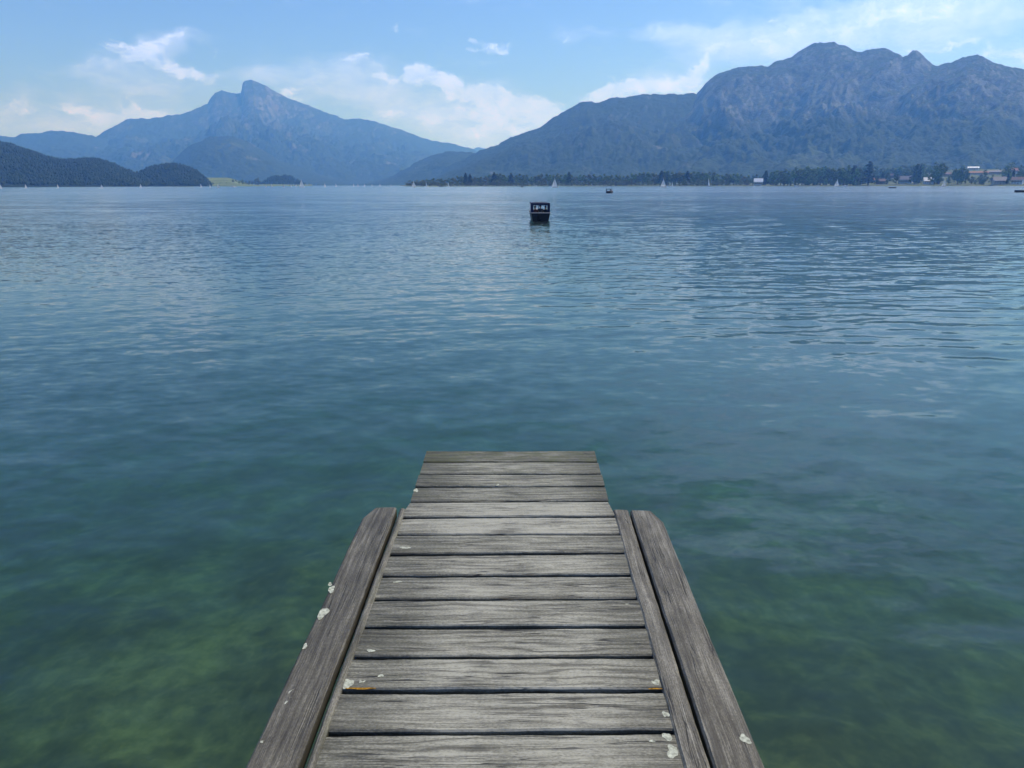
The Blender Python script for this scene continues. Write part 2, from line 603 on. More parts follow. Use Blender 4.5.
def wakes(x, y):
    z = np.zeros_like(x)
    # a long old boat wake far out on the right
    a, b = on_plane(700, 199.5, 0), on_plane(985, 213.5, 0)
    d = (b - a).to_2d()
    L = d.length
    d /= L
    tx = (x - a.x) * d.x + (y - a.y) * d.y
    ty = -(x - a.x) * d.y + (y - a.y) * d.x
    along = sstep(-0.1, 0.15, tx / L) * sstep(1.1, 0.8, tx / L)
    wob = 2.0 * perlin(tx * 0.02, tx * 0.0 + 3.3)
    z += along * 0.06 * np.sin((ty + wob) * 2 * math.pi / 5.0) * np.exp(-((ty + wob) / 3.6) ** 2)
    # wake of the nearer boat: two arms opening towards the jetty
    for s in (-1, 1):
        ang = math.atan2(BOAT.y, BOAT.x)
        ax = Vector((-math.cos(ang), -math.sin(ang)))
        arm = Matrix.Rotation(R(24 + 26 * 0) * s, 2) @ ax
        tx = (x - BOAT.x) * arm.x + (y - BOAT.y) * arm.y
        ty = -(x - BOAT.x) * arm.y + (y - BOAT.y) * arm.x
        al = sstep(0.3, 2.0, tx) * np.exp(-np.clip(tx, 0, None) / 9.0)
        z += al * 0.035 * np.sin(ty * 2 * math.pi / 1.5 + 0.6) * np.exp(-(ty / 1.3) ** 2)
    return z


def build_lake():
    th = np.concatenate([np.radians(np.linspace(74, 12.0, 300, endpoint=False)), np.radians(np.linspace(12.0, 2.0, 900, endpoint=False)), np.radians(2.0 * (0.0098 ** np.linspace(0, 1, 200)))])
    r = CAM_Z / np.tan(th)
    r = np.concatenate([[0.02, 0.3], r])
    dense = np.radians(np.linspace(-44, 44, 760))
    rest = np.radians(np.linspace(44, 316, 90)[1:-1])
    az = np.concatenate([dense, rest])
    RR, AA = np.meshgrid(r, az, indexing='ij')
    X, Y = RR * np.sin(AA), RR * np.cos(AA)
    sp = np.gradient(r)[:, None] * np.ones_like(AA)
    daz = np.gradient(np.concatenate([az]))
    daz[-1] = daz[-2]
    sp = np.maximum(sp, RR * np.abs(daz)[None, :] * 0.8)
    Z = wave_height(X, Y, RR, sp) + np.where(sp < 1.6, 1.0, 0.0) * 0 + wakes(X, Y) * sstep(3.0, 1.2, np.gradient(r)[:, None] * np.ones_like(AA) / 4.0)
    P = np.stack([X, Y, Z], -1)
    m = bpy.data.materials.new('lake_water')
    m.use_nodes = True
    nt = m.node_tree
    nt.nodes.remove(nt.nodes['Principled BSDF'])
    t = NT(nt)
    out = nt.nodes['Material Output']
    geo = t.new('ShaderNodeNewGeometry')
    pos = geo.outputs['Position']
    px, py, pz = t.xyz(pos)
    half = (0.5, 0.5, 0.5)
    wind = t.noise(t.comb(t.m('MULTIPLY', px, 0.010), t.m('MULTIPLY', py, 0.017)), 1.0, 3, 0.55)
    streak = t.noise(t.comb(t.m('MULTIPLY', px, 0.0035), t.m('MULTIPLY', py, 0.017), 9.0), 1.0, 4, 0.6)
    calm = t.maprange(t.m('SUBTRACT', px, t.m('MULTIPLY', py, 0.06)), -18.0, 22.0, 0.0, 1.0)
    n1 = t.vm('SUBTRACT', t.noise(t.comb(t.m('MULTIPLY', px, 3.2), t.m('MULTIPLY', py, 6.0)), 1.0, 4, 0.55, color=True), half)
    n2 = t.vm('SUBTRACT', t.noise(t.comb(t.m('MULTIPLY', px, 0.40), t.m('MULTIPLY', py, 0.95), 4.0), 1.0, 3, 0.5, color=True), half)
    n3 = t.vm('SUBTRACT', t.noise(t.comb(t.m('MULTIPLY', px, 0.05), t.m('MULTIPLY', py, 0.19), 8.0), 1.0, 3, 0.5, color=True), half)
    gust = t.m('MULTIPLY', t.maprange(wind, 0.35, 0.65, 0.55, 1.2), t.maprange(streak, 0.35, 0.65, 0.65, 1.35))
    a1 = t.m('MULTIPLY', gust, t.m('ADD', t.maprange(calm, 0.0, 1.0, 0.46, 0.17), t.m('MULTIPLY', t.maprange(t.vm('LENGTH', pos), 40.0, 300.0), 0.34)))
    dist = t.vm('LENGTH', pos)
    farm = t.maprange(dist, 30.0, 140.0, 0.0, 1.0)
    a2 = t.m('MULTIPLY', gust, t.m('ADD', 0.10, t.m('MULTIPLY', farm, 0.26)))
    a3 = t.m('MULTIPLY', farm, 0.18)
    sl_ = t.vm('ADD', t.vm('SCALE', n1, scale=a1), t.vm('SCALE', n2, scale=a2))
    sl_ = t.vm('ADD', sl_, t.vm('SCALE', n3, scale=a3))
    sl_ = t.vm('MULTIPLY', sl_, (0.8, 1.0, 0.0))
    nrm = t.vm('NORMALIZE', t.vm('ADD', geo.outputs['Normal'], sl_))
    fr = t.new('ShaderNodeFresnel')
    fr.inputs['IOR'].default_value = 1.333
    t.put(fr.inputs['Normal'], nrm)
    tr = t.new('ShaderNodeBsdfTransparent')
    gl = t.new('ShaderNodeBsdfGlossy')
    gl.inputs['Color'].default_value = (1, 1, 1, 1)
    t.put(gl.inputs['Roughness'], t.m('ADD', t.m('MULTIPLY', t.maprange(t.vm('LENGTH', pos), 25.0, 90.0), 0.07), t.m('ADD', 0.045, t.m('MULTIPLY', t.maprange(t.vm('LENGTH', pos), 70.0, 350.0), t.maprange(streak, 0.3, 0.7, 0.015, 0.06)))))
    t.put(gl.inputs['Normal'], nrm)
    mx = t.new('ShaderNodeMixShader')
    t.put(mx.inputs[0], fr.outputs[0])
    t.l.new(tr.outputs[0], mx.inputs[1])
    t.l.new(gl.outputs[0], mx.inputs[2])
    t.l.new(mx.outputs[0], out.inputs['Surface'])
    va = t.new('ShaderNodeVolumeAbsorption')
    va.inputs['Color'].default_value = (0.12, 0.68, 0.60, 1)
    va.inputs['Density'].default_value = 0.30
    vs = t.new('ShaderNodeVolumeScatter')
    vs.inputs['Color'].default_value = (0.62, 0.80, 1.0, 1)
    vs.inputs['Density'].default_value = 0.044
    vs.inputs['Anisotropy'].default_value = 0.2
    ad = t.new('ShaderNodeAddShader')
    t.l.new(va.outputs[0], ad.inputs[0])
    t.l.new(vs.outputs[0], ad.inputs[1])
    t.l.new(ad.outputs[0], out.inputs['Volume'])
    o = grid_obj('water', P, m, True, wrap=True)
    tag(o, kind='structure')

    # lake bed
    r = np.concatenate([[0.05], np.geomspace(0.4, 9000, 220)])
    az = np.linspace(0, 2 * np.pi, 260, endpoint=False)
    RR, AA = np.meshgrid(r, az, indexing='ij')
    X, Y = RR * np.sin(AA), RR * np.cos(AA)
    Z = -1.75 - 0.11 * np.clip(RR - 3, 0, 60) - 0.02 * np.clip(RR - 60, 0, 200) + 0.22 * fbm(X * 0.6, Y * 0.6, 4)
    Z = np.maximum(Z, -14.0)
    m, t, b, out = material('lake_bed')
    geo = t.new('ShaderNodeNewGeometry')
    p = geo.outputs['Position']
    big = t.noise(p, 0.62, 5, 0.6, 0.0)
    sm = t.noise(p, 3.6, 8, 0.66, 0.0)
    f = t.m('ADD', t.m('MULTIPLY', big, 0.50), t.m('MULTIPLY', sm, 0.50))
    c = t.ramp(f, [(0.37, (0.050, 0.038, 0.018)), (0.46, (0.085, 0.066, 0.026)), (0.54, (0.16, 0.116, 0.044)), (0.64, (0.29, 0.205, 0.085))])
    t.put(b.inputs['Base Color'], c)
    b.inputs['Roughness'].default_value = 1.0
    b.inputs['Specular IOR Level'].default_value = 0.0
    o = grid_obj('lake_bed', np.stack([X, Y, Z], -1), m, True, wrap=True)
    tag(o, kind='structure')


build_lake()

# ------------------------------------------------------------------ mountains
def mountain_material(name, forest, meadow, rock, rock_h0, rock_h1, rock_amt, scale=0.004, slope0=0.80, slope1=0.60, scree=0.0):
    m, t, b, out = material(name)
    geo = t.new('ShaderNodeNewGeometry')
    p = geo.outputs['Position']
    x, y, z = t.xyz(p)
    nz = t.xyz(geo.outputs['Normal'])[2]
    n1 = t.noise(p, scale, 6, 0.6)
    n2 = t.noise(p, scale * 9, 5, 0.65)
    n3 = t.noise(p, scale * 40, 3, 0.6)
    f = t.m('ADD', t.m('MULTIPLY', n2, 0.55), t.m('MULTIPLY', n3, 0.45))
    fc = t.ramp(f, [(0.30, tuple(k * 0.5 for k in forest)), (0.52, forest), (0.72, tuple(k * 1.9 for k in forest))])
    mm = t.maprange(t.m('ADD', n1, t.m('MULTIPLY', t.m('SUBTRACT', n2, 0.5), 0.5)), 0.60, 0.68)
    fc = t.mix(t.m('MULTIPLY', mm, 0.7), fc, meadow)
    st = t.noise(t.comb(t.m('MULTIPLY', x, 0.012), t.m('MULTIPLY', y, 0.012), t.m('MULTIPLY', z, 0.002)), 1.0, 6, 0.65)
    rc = t.ramp(t.m('ADD', t.m('MULTIPLY', st, 0.85), t.m('MULTIPLY', n3, 0.15)), [(0.36, tuple(k * 0.22 for k in rock)), (0.60, rock)])
    hm = t.maprange(t.m('ADD', z, t.m('MULTIPLY', t.m('SUBTRACT', n1, 0.5), (rock_h1 - rock_h0) * 1.4)), rock_h0, rock_h1)
    sm = t.maprange(t.m('ADD', nz, t.m('MULTIPLY', t.m('SUBTRACT', n2, 0.5), 0.5)), slope0, slope1)
    rm = t.m('MULTIPLY', t.m('MULTIPLY', hm, sm), rock_amt)
    c = t.mix(rm, fc, rc)
    if scree > 0:
        sc = t.noise(t.comb(t.m('MULTIPLY', x, 0.009), t.m('MULTIPLY', y, 0.0022), t.m('MULTIPLY', z, 0.0014)), 1.0, 5, 0.6)
        c = t.mix(t.m('MULTIPLY', t.maprange(sc, 0.62, 0.70), scree), c, tuple(k * 0.9 for k in rock))
    t.put(b.inputs['Base Color'], c)
    b.inputs['Roughness'].default_value = 0.95
    b.inputs['Specular IOR Level'].default_value = 0.1
    t.put(b.inputs['Normal'], t.bump(t.m('ADD', n3, t.m('MULTIPLY', n2, 1.5)), 1.0, 4.0))
    return m


FOREST = (0.030, 0.048, 0.020)
M_CLIFF = mountain_material('cliff_and_forest', FOREST, (0.075, 0.10, 0.04), (0.185, 0.200, 0.200), 190, 330, 0.85, 0.003, 0.95, 0.72, 0.25)
M_PEAK = mountain_material('peak_forest_rock', (0.028, 0.045, 0.022), (0.085, 0.105, 0.05), (0.26, 0.255, 0.245), 400, 900, 0.7, 0.0025, 0.92, 0.68, 0.45)
M_WOODED = mountain_material('wooded_slope', FOREST, (0.07, 0.095, 0.035), (0.26, 0.26, 0.25), 60, 400, 0.30, 0.004, 0.88, 0.66, 0.5)
M_HILL = mountain_material('near_wooded_hill', (0.024, 0.038, 0.016), (0.075, 0.11, 0.030), (0.2, 0.2, 0.18), 500, 900, 0.0, 0.01)
M_FAR = mountain_material('far_range', (0.03, 0.045, 0.03), (0.08, 0.1, 0.06), (0.28, 0.28, 0.27), 200, 900, 0.6, 0.002)


def mountain(name, pts, r_ridge, r_base, mat, prof, amp, nscale, n_az=420, n_t=150, warp=0.12, edge=0.0, seed=0.0, rock_cols=None, tree=3.5):
    """pts: ridge line as seen, carried to a real distance; prof: cross section from shore (0) to ridge (1)"""
    xs = np.array([p[0] for p in pts], float)
    ys = np.array([p[1] for p in pts], float)
    px = np.linspace(xs[0], xs[-1], n_az)
    py = np.interp(px, xs, ys)
    az = np.empty(n_az)
    tanel = np.empty(n_az)
    for i in range(n_az):
        a, e = azel(px[i], py[i])
        az[i] = a
        tanel[i] = math.tan(e)
    rr = np.interp(px, [q[0] for q in r_ridge], [q[1] for q in r_ridge])
    rb = np.interp(px, [q[0] for q in r_base], [q[1] for q in r_base])
    Hh = CAM_Z + rr * tanel
    t = np.concatenate([np.linspace(-0.03, 1.0, n_t), np.linspace(1.02, 1.6, 24)])
    T, A = np.meshgrid(t, az, indexing='ij')
    ks = max(3, n_az // 28)
    ker = np.hanning(2 * ks + 1)
    Hs = np.convolve(np.pad(Hh, ks, mode='edge'), ker / ker.sum(), mode='valid')
    wgt = sstep(0.70, 0.99, T)
    HH = Hs[None, :] * (1 - wgt) + Hh[None, :] * wgt
    RB, RG = np.broadcast_to(rb, T.shape), np.broadcast_to(rr, T.shape)
    r = RB + (RG - RB) * T
    X, Y = r * np.sin(A), r * np.cos(A)
    wn = fbm(X / nscale * 0.6 + seed, Y / nscale * 0.6 - seed, 4)
    env0 = np.clip(np.sin(np.pi * np.clip(T, 0, 1)), 0, 1)
    Tw = np.clip(T, 0, 1) + warp * wn * env0
    pr = np.interp(np.clip(Tw, 0, 1), [q[0] for q in prof], [q[1] for q in prof])
    back = np.where(T > 1, np.cos((T - 1) / 0.6 * 1.4), 1.0)
    Z = HH * pr * back
    env = np.clip(env0, 0, 1) ** 0.8
    ARC = A * float(np.mean(rr))
    wob = 0.35 * fbm(X / nscale * 0.7 - seed, Y / nscale * 0.7, 3)
    rg = 0.6 * ridged(ARC / nscale * 1.25 + wob + seed, r / nscale * 0.42 + wob + seed, 6, 0.55) + 0.4 * ridged(X / nscale + seed, Y / nscale * 0.8 + seed, 6, 0.52)
    Z = Z + 0.035 * HH * env * fbm(X / 60.0, Y / 60.0, 4, 0.6) + amp * HH * env * (rg - 0.35 - 0.55 * sstep(0.5, 0.95, T)) * (1 - 0.55 * sstep(0.75, 0.98, T)) + 0.05 * HH * env * fbm(X / nscale * 3, Y / nscale * 3, 4)
    # tree tops along crest and slope
    hi = perlin(X / 17.0, Y / 17.0) + 0.7 * perlin(X / 8.0, Y / 8.0)
    Z = Z + tree * hi * sstep(0.02, 0.1, T)
    if edge > 0:
        Z = Z + edge * fbm(X / 110.0, Y / 110.0, 5, 0.62) * sstep(0.8, 1.0, T)
    Z = np.where(T < 0, -14.0, Z)
    Z = np.maximum(Z, -14.0)
    o = grid_obj(name, np.stack([X, Y, Z], -1), mat, True)
    tag(o, kind='structure')
    return dict(X=X, Y=Y, Z=Z, T=T, obj=o)


# far pale range in the saddle
mountain('mountain', [(300, 186), (400, 160), (440, 147), (452, 144), (462, 147), (470, 150), (478, 147), (487, 149), (497, 152), (520, 158), (560, 170), (600, 184)],
         [(0, 12600), (1024, 12600)], [(0, 11000), (1024, 11000)], M_FAR, [(0, 0), (1, 1)], 0.10, 900, 160, 50)
# wooded ridge far left
mountain('mountain', [(-160, 150), (-60, 140), (0, 136.5), (15, 137), (20, 135), (37, 133), (52, 131), (62, 131), (75, 132.5), (90, 136), (97, 137), (112, 141), (140, 152), (190, 170), (240, 184)],
         [(0, 8600), (240, 8600)], [(0, 6000), (240, 6000)], M_PEAK, [(0, 0), (0.5, 0.42), (1, 1)], 0.24, 800, 280, 110, seed=3.3, edge=18)
# the pointed peak
mountain('mountain', [(20, 184), (60, 160), (85, 145), (97, 137), (105, 131), (117, 124.5), (127, 120), (140, 118), (152, 118.5), (170, 115), (182, 113.5), (195, 109), (207, 104.5), (212, 97), (215, 92.5), (221, 90.5),
                       (226, 92), (232, 93), (241, 93.5), (243, 83), (246, 80.5), (252, 80), (258, 82), (265, 85), (272, 90), (280, 94.5), (290, 99), (300, 102), (312, 107), (325, 112), (345, 119), (356, 118.5),
                       (367, 120), (376, 121.5), (385, 125), (405, 131), (415, 135), (425, 139), (432, 141), (440, 142), (452, 143.5), (460, 146), (472, 149), (485, 156), (510, 168), (540, 183)],
         [(0, 9300), (540, 9300)], [(0, 5600), (300, 5200), (420, 5600), (540, 6000)], M_PEAK,
         [(0, 0), (0.3, 0.2), (0.55, 0.42), (0.8, 0.70), (0.93, 0.9), (1, 1)], 0.30, 1000, 640, 200, seed=8.1, edge=16)
# rounded foothill before the peak
mountain('mountain', [(130, 186), (150, 178), (165, 168), (182, 152), (195, 143), (207, 138), (220, 136), (235, 137), (248, 142), (262, 150), (280, 160), (300, 168), (330, 178), (360, 186)],
         [(0, 5400), (400, 5400)], [(0, 4300), (400, 4300)], M_WOODED, [(0, 0), (0.4, 0.35), (0.75, 0.8), (1, 1)], 0.26, 380, 260, 110, seed=1.7, edge=14)
# foothill right of the peak
mountain('mountain', [(350, 187), (375, 182), (395, 175), (412, 165), (425, 158), (436, 154), (447, 152), (460, 151.5), (475, 153), (500, 157), (540, 164), (600, 176), (650, 186)],
         [(0, 5200), (700, 4800)], [(0, 4200), (700, 3600)], M_WOODED, [(0, 0), (0.4, 0.35), (0.75, 0.8), (1, 1)], 0.24, 380, 280, 110, seed=6.2, edge=14)
# forested shoulder left of the cliffs
mountain('mountain', [(420, 186), (450, 166), (470, 155.5), (484, 150), (492, 147), (500, 143.5), (510, 138), (517, 135), (526, 132), (537, 129), (545, 124), (552, 119), (562, 112), (570, 108), (580, 104), (588, 101.5), (595, 102), (603, 100), (612, 97.5), (625, 96.5), (642, 95), (655, 94),
                      (662, 94.5), (670, 94), (677, 95.5), (686, 94), (694, 93.5), (704, 97), (720, 104), (745, 118), (780, 140), (830, 170), (850, 184)],
         [(0, 4300), (1024, 4300)], [(0, 2500), (1024, 2500)], M_WOODED, [(0, 0), (0.2, 0.07), (0.5, 0.36), (0.8, 0.75), (1, 1)], 0.24, 480, 480, 170, seed=4.4, edge=12)
# the long cliff wall
CLIFF = mountain('mountain', [(560, 184), (600, 172), (640, 150), (670, 125), (690, 104), (697, 95), (702, 89), (706, 83), (710, 79.5), (718, 75), (726, 72), (732, 70), (745, 67.5), (755, 66.5), (762, 66), (768, 66.5), (776, 61), (785, 58), (792, 55.5),
                      (800, 51), (807, 47), (815, 44.5), (824, 43.5), (834, 43), (842, 44.5), (850, 48), (857, 50.5), (862, 52), (867, 50), (873, 49.5), (880, 48.5), (886, 48.5), (892, 50.5), (898, 53), (903, 56.5), (907, 55), (912, 52),
                      (916, 51.5), (921, 55), (927, 60), (932, 64), (938, 65.5), (945, 63.5), (952, 64), (957, 61.5), (963, 58.5), (970, 57), (977, 56), (985, 58.5), (992, 62), (999, 64), (1007, 67), (1015, 68), (1024, 70), (1060, 84), (1120, 96), (1200, 120)],
         [(0, 4500), (700, 4400), (1024, 3900), (1200, 3700)], [(0, 2450), (1200, 2350)], M_CLIFF, [(0, 0), (0.18, 0.07), (0.45, 0.27), (0.60, 0.44), (0.70, 0.66), (0.82, 0.86), (0.93, 0.96), (1, 1)], 0.40, 620, 620, 230, warp=0.16, seed=2.6, edge=13)

# near hills on the left shore
HILL_A = mountain('hill', [(-150, 128), (-60, 132), (0, 142), (12, 145.5), (22, 149), (32, 152), (45, 157), (55, 159.5), (65, 160.5), (75, 160.5), (84, 159), (92, 159), (100, 160.5), (107, 162.5), (120, 167.5), (132, 173), (140, 179), (146, 187)],
                  [(-150, 2500), (150, 2350)], [(-150, 1700), (150, 1750)], M_HILL, [(0, 0), (0.3, 0.34), (0.7, 0.78), (1, 1)], 0.10, 260, 260, 90, tree=3.0)
HILL_B = mountain('hill', [(126, 187), (132, 178), (140, 172.5), (150, 168), (160, 165.5), (170, 164.5), (178, 165), (186, 167), (196, 172), (205, 179), (213, 187)],
                  [(0, 2250), (300, 2250)], [(0, 1950), (300, 1950)], M_HILL, [(0, 0), (0.3, 0.34), (0.7, 0.78), (1, 1)], 0.08, 160, 140, 70, tree=3.0)
HILL_C = mountain('hill', [(258, 187), (264, 182), (270, 178), (278, 176), (287, 176), (294, 178), (300, 182.5), (306, 187)],
                  [(0, 2900), (400, 2900)], [(0, 2700), (400, 2700)], M_HILL, [(0, 0), (0.5, 0.6), (1, 1)], 0.05, 120, 70, 40, tree=3.0)


def attr_foliage(name, lo, hi):
    m, t, b, out = material(name)
    a = t.new('ShaderNodeAttribute', attribute_name='tint').outputs['Fac']
    geo = t.new('ShaderNodeNewGeometry')
    n = t.noise(geo.outputs['Position'], 0.35, 3)
    f = t.m('ADD', t.m('MULTIPLY', a, 0.7), t.m('MULTIPLY', n, 0.3))
    t.put(b.inputs['Base Color'], t.ramp(f, [(0.1, lo), (0.9, hi)]))
    b.inputs['Roughness'].default_value = 0.85
    b.inputs['Specular IOR Level'].default_value = 0.1
    return m


M_CONIFER_MASS = attr_foliage('hill_forest_green', (0.026, 0.042, 0.018), (0.052, 0.074, 0.028))


def forest_on(hill, n, name, label, hmin=6, hmax=10.5, tmax=1.08, tmin=0.03, skip=None):
    X, Y, Z, T = hill['X'], hill['Y'], hill['Z'], hill['T']
    ok = np.argwhere((T > tmin) & (T < tmax) & (Z > 0.5))
    sel = ok[RNG.integers(0, len(ok), n)]
    vs, fs, tint = [], [], []
    k = 7
    for (i, j) in sel:
        x, y, z = X[i, j] + RNG.normal(0, 3), Y[i, j] + RNG.normal(0, 3), Z[i, j]
        if skip is not None and skip(x, y, z):
            continue
        h = RNG.uniform(hmin, hmax)
        broad = RNG.random() < 0.5
        c = RNG.random()
        if broad:
            prof = [(0.05, 0.15), (0.25, 0.36), (0.55, 0.40), (0.82, 0.26), (1.0, 0.02)]
            h *= 0.8
        else:
            prof = [(0.05, 0.20), (0.40, 0.13), (0.42, 0.17), (0.75, 0.06), (1.0, 0.005)]
        o = len(vs)
        a0 = RNG.random() * 6.28
        for (zz, rr_) in prof:
            for q in range(k):
                a = a0 + 2 * math.pi * q / k
                rj = rr_ * h * RNG.uniform(0.75, 1.25)
                vs.append((x + rj * math.cos(a), y + rj * math.sin(a), z - 1.5 + zz * h + RNG.normal(0, 0.03) * h))
                tint.append(c)
        for l in range(len(prof) - 1):
            for q in range(k):
                a, b = o + l * k + q, o + l * k + (q + 1) % k
                fs.append((a, b, b + k, a + k))
    ob = mesh_obj(name, vs, fs, M_CONIFER_MASS, attrs={'tint': tint})
    tag(ob, label, 'forest', kind='stuff')


forest_on(HILL_A, 8500, 'forest', 'dark mixed forest covering the long hill at the left edge of the lake')
forest_on(HILL_B, 2300, 'forest', 'dark forest covering the small rounded hill on the left shore')
forest_on(HILL_C, 500, 'forest', 'dark forest on the lowest wooded knoll below the pointed peak')

# ------------------------------------------------------------------ far shore (right) and low shore (left)
SHORE_R = 1330.0


def shore_h(az, r):
    """ground height of the far right shore"""
    d = r - (SHORE_R + 14 * math.sin(az * 60) + 9 * math.sin(az * 143 + 1))
    if d < 0:
        return 0.05 * d
    u = min(max((az - R(23.5)) / R(8), 0), 1)
    u = u * u * (3 - 2 * u)
    low = 0.6 + 0.006 * d
    up = 1.0 + 0.052 * min(d, 660)
    if d > 780:
        up -= (d - 780) * 0.12
    return min(1.0, d / 12) * (low * (1 - u) + up * u)


def shore_march(px, py):
    a, e = azel(px, py)
    te = math.tan(e)
    r = SHORE_R + 15
    while r < 3000:
        if shore_h(a, r) >= CAM_Z + r * te:
            return polar(a, r, shore_h(a, r)), a, r
        r += 4
    return polar(a, 1900, shore_h(a, 1900)), a, 1900


def left_h(px, r):
    u = (px - 108.0) / 204.0
    d = r - (1960 + 500 * max(0, u - 0.60) / 0.40)
    if d < 0:
        return -2.0
    k = 1 - min(max((u - 0.57) / 0.12, 0), 1)
    return min(1.0, d / 15) * (0.8 + (0.010 + 0.044 * k) * min(d, 440)) - max(0, d - 480) * 0.05


def build_shores():
    az = np.radians(np.linspace(-9.6, 46, 300))
    r = np.concatenate([[1290], np.linspace(1305, 1420, 30), np.linspace(1440, 2700, 60)])
    P = np.empty((len(r), len(az), 3))
    for i, rr_ in enumerate(r):
        for j, a in enumerate(az):
            # shore tapers into the lake at its left tip
            q = min(1.0, max(0.0, (a - R(-9.2)) / R(2.0)))
            z = shore_h(a, rr_)
            z = z * q - (1 - q) * 3 if z > 0 else z
            P[i, j] = (rr_ * math.sin(a), rr_ * math.cos(a), z)
    m, t, b, out = material('shore_meadow')
    p = t.new('ShaderNodeNewGeometry').outputs['Position']
    n = t.noise(p, 0.015, 5, 0.6)
    n2 = t.noise(p, 0.15, 4, 0.6)
    c = t.ramp(t.m('ADD', t.m('MULTIPLY', n, 0.7), t.m('MULTIPLY', n2, 0.3)), [(0.35, (0.03, 0.045, 0.016)), (0.5, (0.065, 0.09, 0.026)), (0.65, (0.12, 0.14, 0.05))])
    t.put(b.inputs['Base Color'], c)
    b.inputs['Roughness'].default_value = 1.0
    o = grid_obj('shore_ground', P, m, True)
    tag(o, kind='structure')
    # low left shore with meadows
    az = np.linspace(az_of(108), az_of(312), 120)
    r = np.linspace(1930, 3100, 50)
    P = np.empty((len(r), len(az), 3))
    for i, rr_ in enumerate(r):
        for j, a in enumerate(az):
            z = left_h(108 + 204 * j / (len(az) - 1), rr_)
            P[i, j] = (rr_ * math.sin(a), rr_ * math.cos(a), z)
    m, t, b, out = material('lakeside_meadow')
    p = t.new('ShaderNodeNewGeometry').outputs['Position']
    n = t.noise(p, 0.02, 5, 0.6)
    t.put(b.inputs['Base Color'], t.ramp(n, [(0.35, (0.06, 0.095, 0.024)), (0.65, (0.15, 0.19, 0.055))]))
    b.inputs['Roughness'].default_value = 1.0
    o = grid_obj('shore_ground', P, m, True)
    tag(o, kind='structure')


build_shores()

# ------------------------------------------------------------------ trees
M_LEAF = foliage('broadleaf_green', (0.042, 0.078, 0.018), (0.16, 0.215, 0.045))
M_LEAF2 = foliage('willow_green', (0.075, 0.095, 0.028), (0.21, 0.22, 0.07))
M_NEEDLE = foliage('dark_needles', (0.016, 0.030, 0.014), (0.060, 0.080, 0.032))
M_BARK = simple('bark', (0.09, 0.07, 0.05), 0.9, 0.4, 3.0)


def leaf_cloud(lobes, n, size):
    vs, fs = [], []
    for _ in range(n):
        cx, cy, cz, rx, rz = lobes[RNG.integers(0, len(lobes))]
        v = RNG.normal(0, 1, 3)
        v /= np.linalg.norm(v)
        rad = RNG.uniform(0.55, 1.08)
        c = np.array([cx + v[0] * rx * rad, cy + v[1] * rx * rad, cz + v[2] * rz * rad])
        nrm = v + RNG.normal(0, 0.55, 3)
        nrm /= np.linalg.norm(nrm)
        u = np.cross(nrm, RNG.normal(0, 1, 3))
        u /= np.linalg.norm(u)
        w_ = np.cross(nrm, u)
        s = size * RNG.uniform(0.6, 1.35)
        o = len(vs)
        for k in range(5):
            a = 2 * math.pi * k / 5 + RNG.uniform(-0.3, 0.3)
            q = s * RNG.uniform(0.7, 1.1)
            vs.append(c + u * math.cos(a) * q + w_ * math.sin(a) * q * 0.8 + nrm * RNG.normal(0, 0.12) * s)
        vs.append(c + nrm * s * 0.35)
        fs += [(o + k, o + (k + 1) % 5, o + 5) for k in range(5)]
    return vs, fs


def make_broadleaf(mat, wide=1.0):
    """unit tree, height 1"""
    root = empty('broadleaf_tree', (0, 0, -500))
    mb = MB()
    mb.tube((0, 0, -0.05), (0.01, 0, 0.42), 0.032, 0.020, 7)
    for k in range(5):
        a = k * 1.26 + RNG.uniform(0, 0.5)
        mb.tube((0.005, 0, 0.22 + 0.04 * k), (0.16 * math.cos(a) * wide, 0.16 * math.sin(a) * wide, 0.5 + 0.05 * k), 0.013, 0.005, 5)
    mb.build('trunk', M_BARK, root)
    lobes = [(0, 0, 0.55, 0.22 * wide, 0.32)]
    for k in range(9):
        a = k * 2.4 + RNG.uniform(-0.4, 0.4)
        d = RNG.uniform(0.10, 0.24) * wide
        lobes.append((d * math.cos(a), d * math.sin(a), RNG.uniform(0.13, 0.80), RNG.uniform(0.10, 0.18) * wide, RNG.uniform(0.09, 0.17)))
    lobes.append((RNG.uniform(-.05, .05), 0, 0.87, 0.10 * wide, 0.11))
    vs, fs = leaf_cloud(lobes, 420, 0.042)
    mesh_obj('crown', vs, fs, mat, root)
    return root


def make_conifer():
    root = empty('conifer_tree', (0, 0, -500))
    mb = MB()
    mb.tube((0, 0, -0.05), (0, 0, 0.97), 0.018, 0.003, 7)
    mb.build('trunk', M_BARK, root)
    lobes = []
    for k in range(15):
        z = 0.10 + 0.86 * k / 14
        rr_ = 0.17 * (1 - (k / 14.5)) ** 0.85 * RNG.uniform(0.8, 1.15) + 0.012
        lobes.append((RNG.uniform(-.015, .015), RNG.uniform(-.015, .015), z, rr_, 0.035))
    vs, fs = leaf_cloud(lobes, 380, 0.036)
    mesh_obj('crown', vs, fs, M_NEEDLE, root)
    return root


PROTO = [make_broadleaf(M_LEAF), make_broadleaf(M_LEAF, 1.15), make_broadleaf(M_LEAF, 0.85), make_broadleaf(M_LEAF2, 1.2), make_broadleaf(M_LEAF, 1.05)]
PROTO_C = [make_conifer(), make_conifer()]
PROTO_B = [make_broadleaf(M_LEAF2, 1.3), make_broadleaf(M_LEAF2, 1.5)]
for o_ in PROTO_B:
    o_.name = 'waterside_bush'
_used = set()


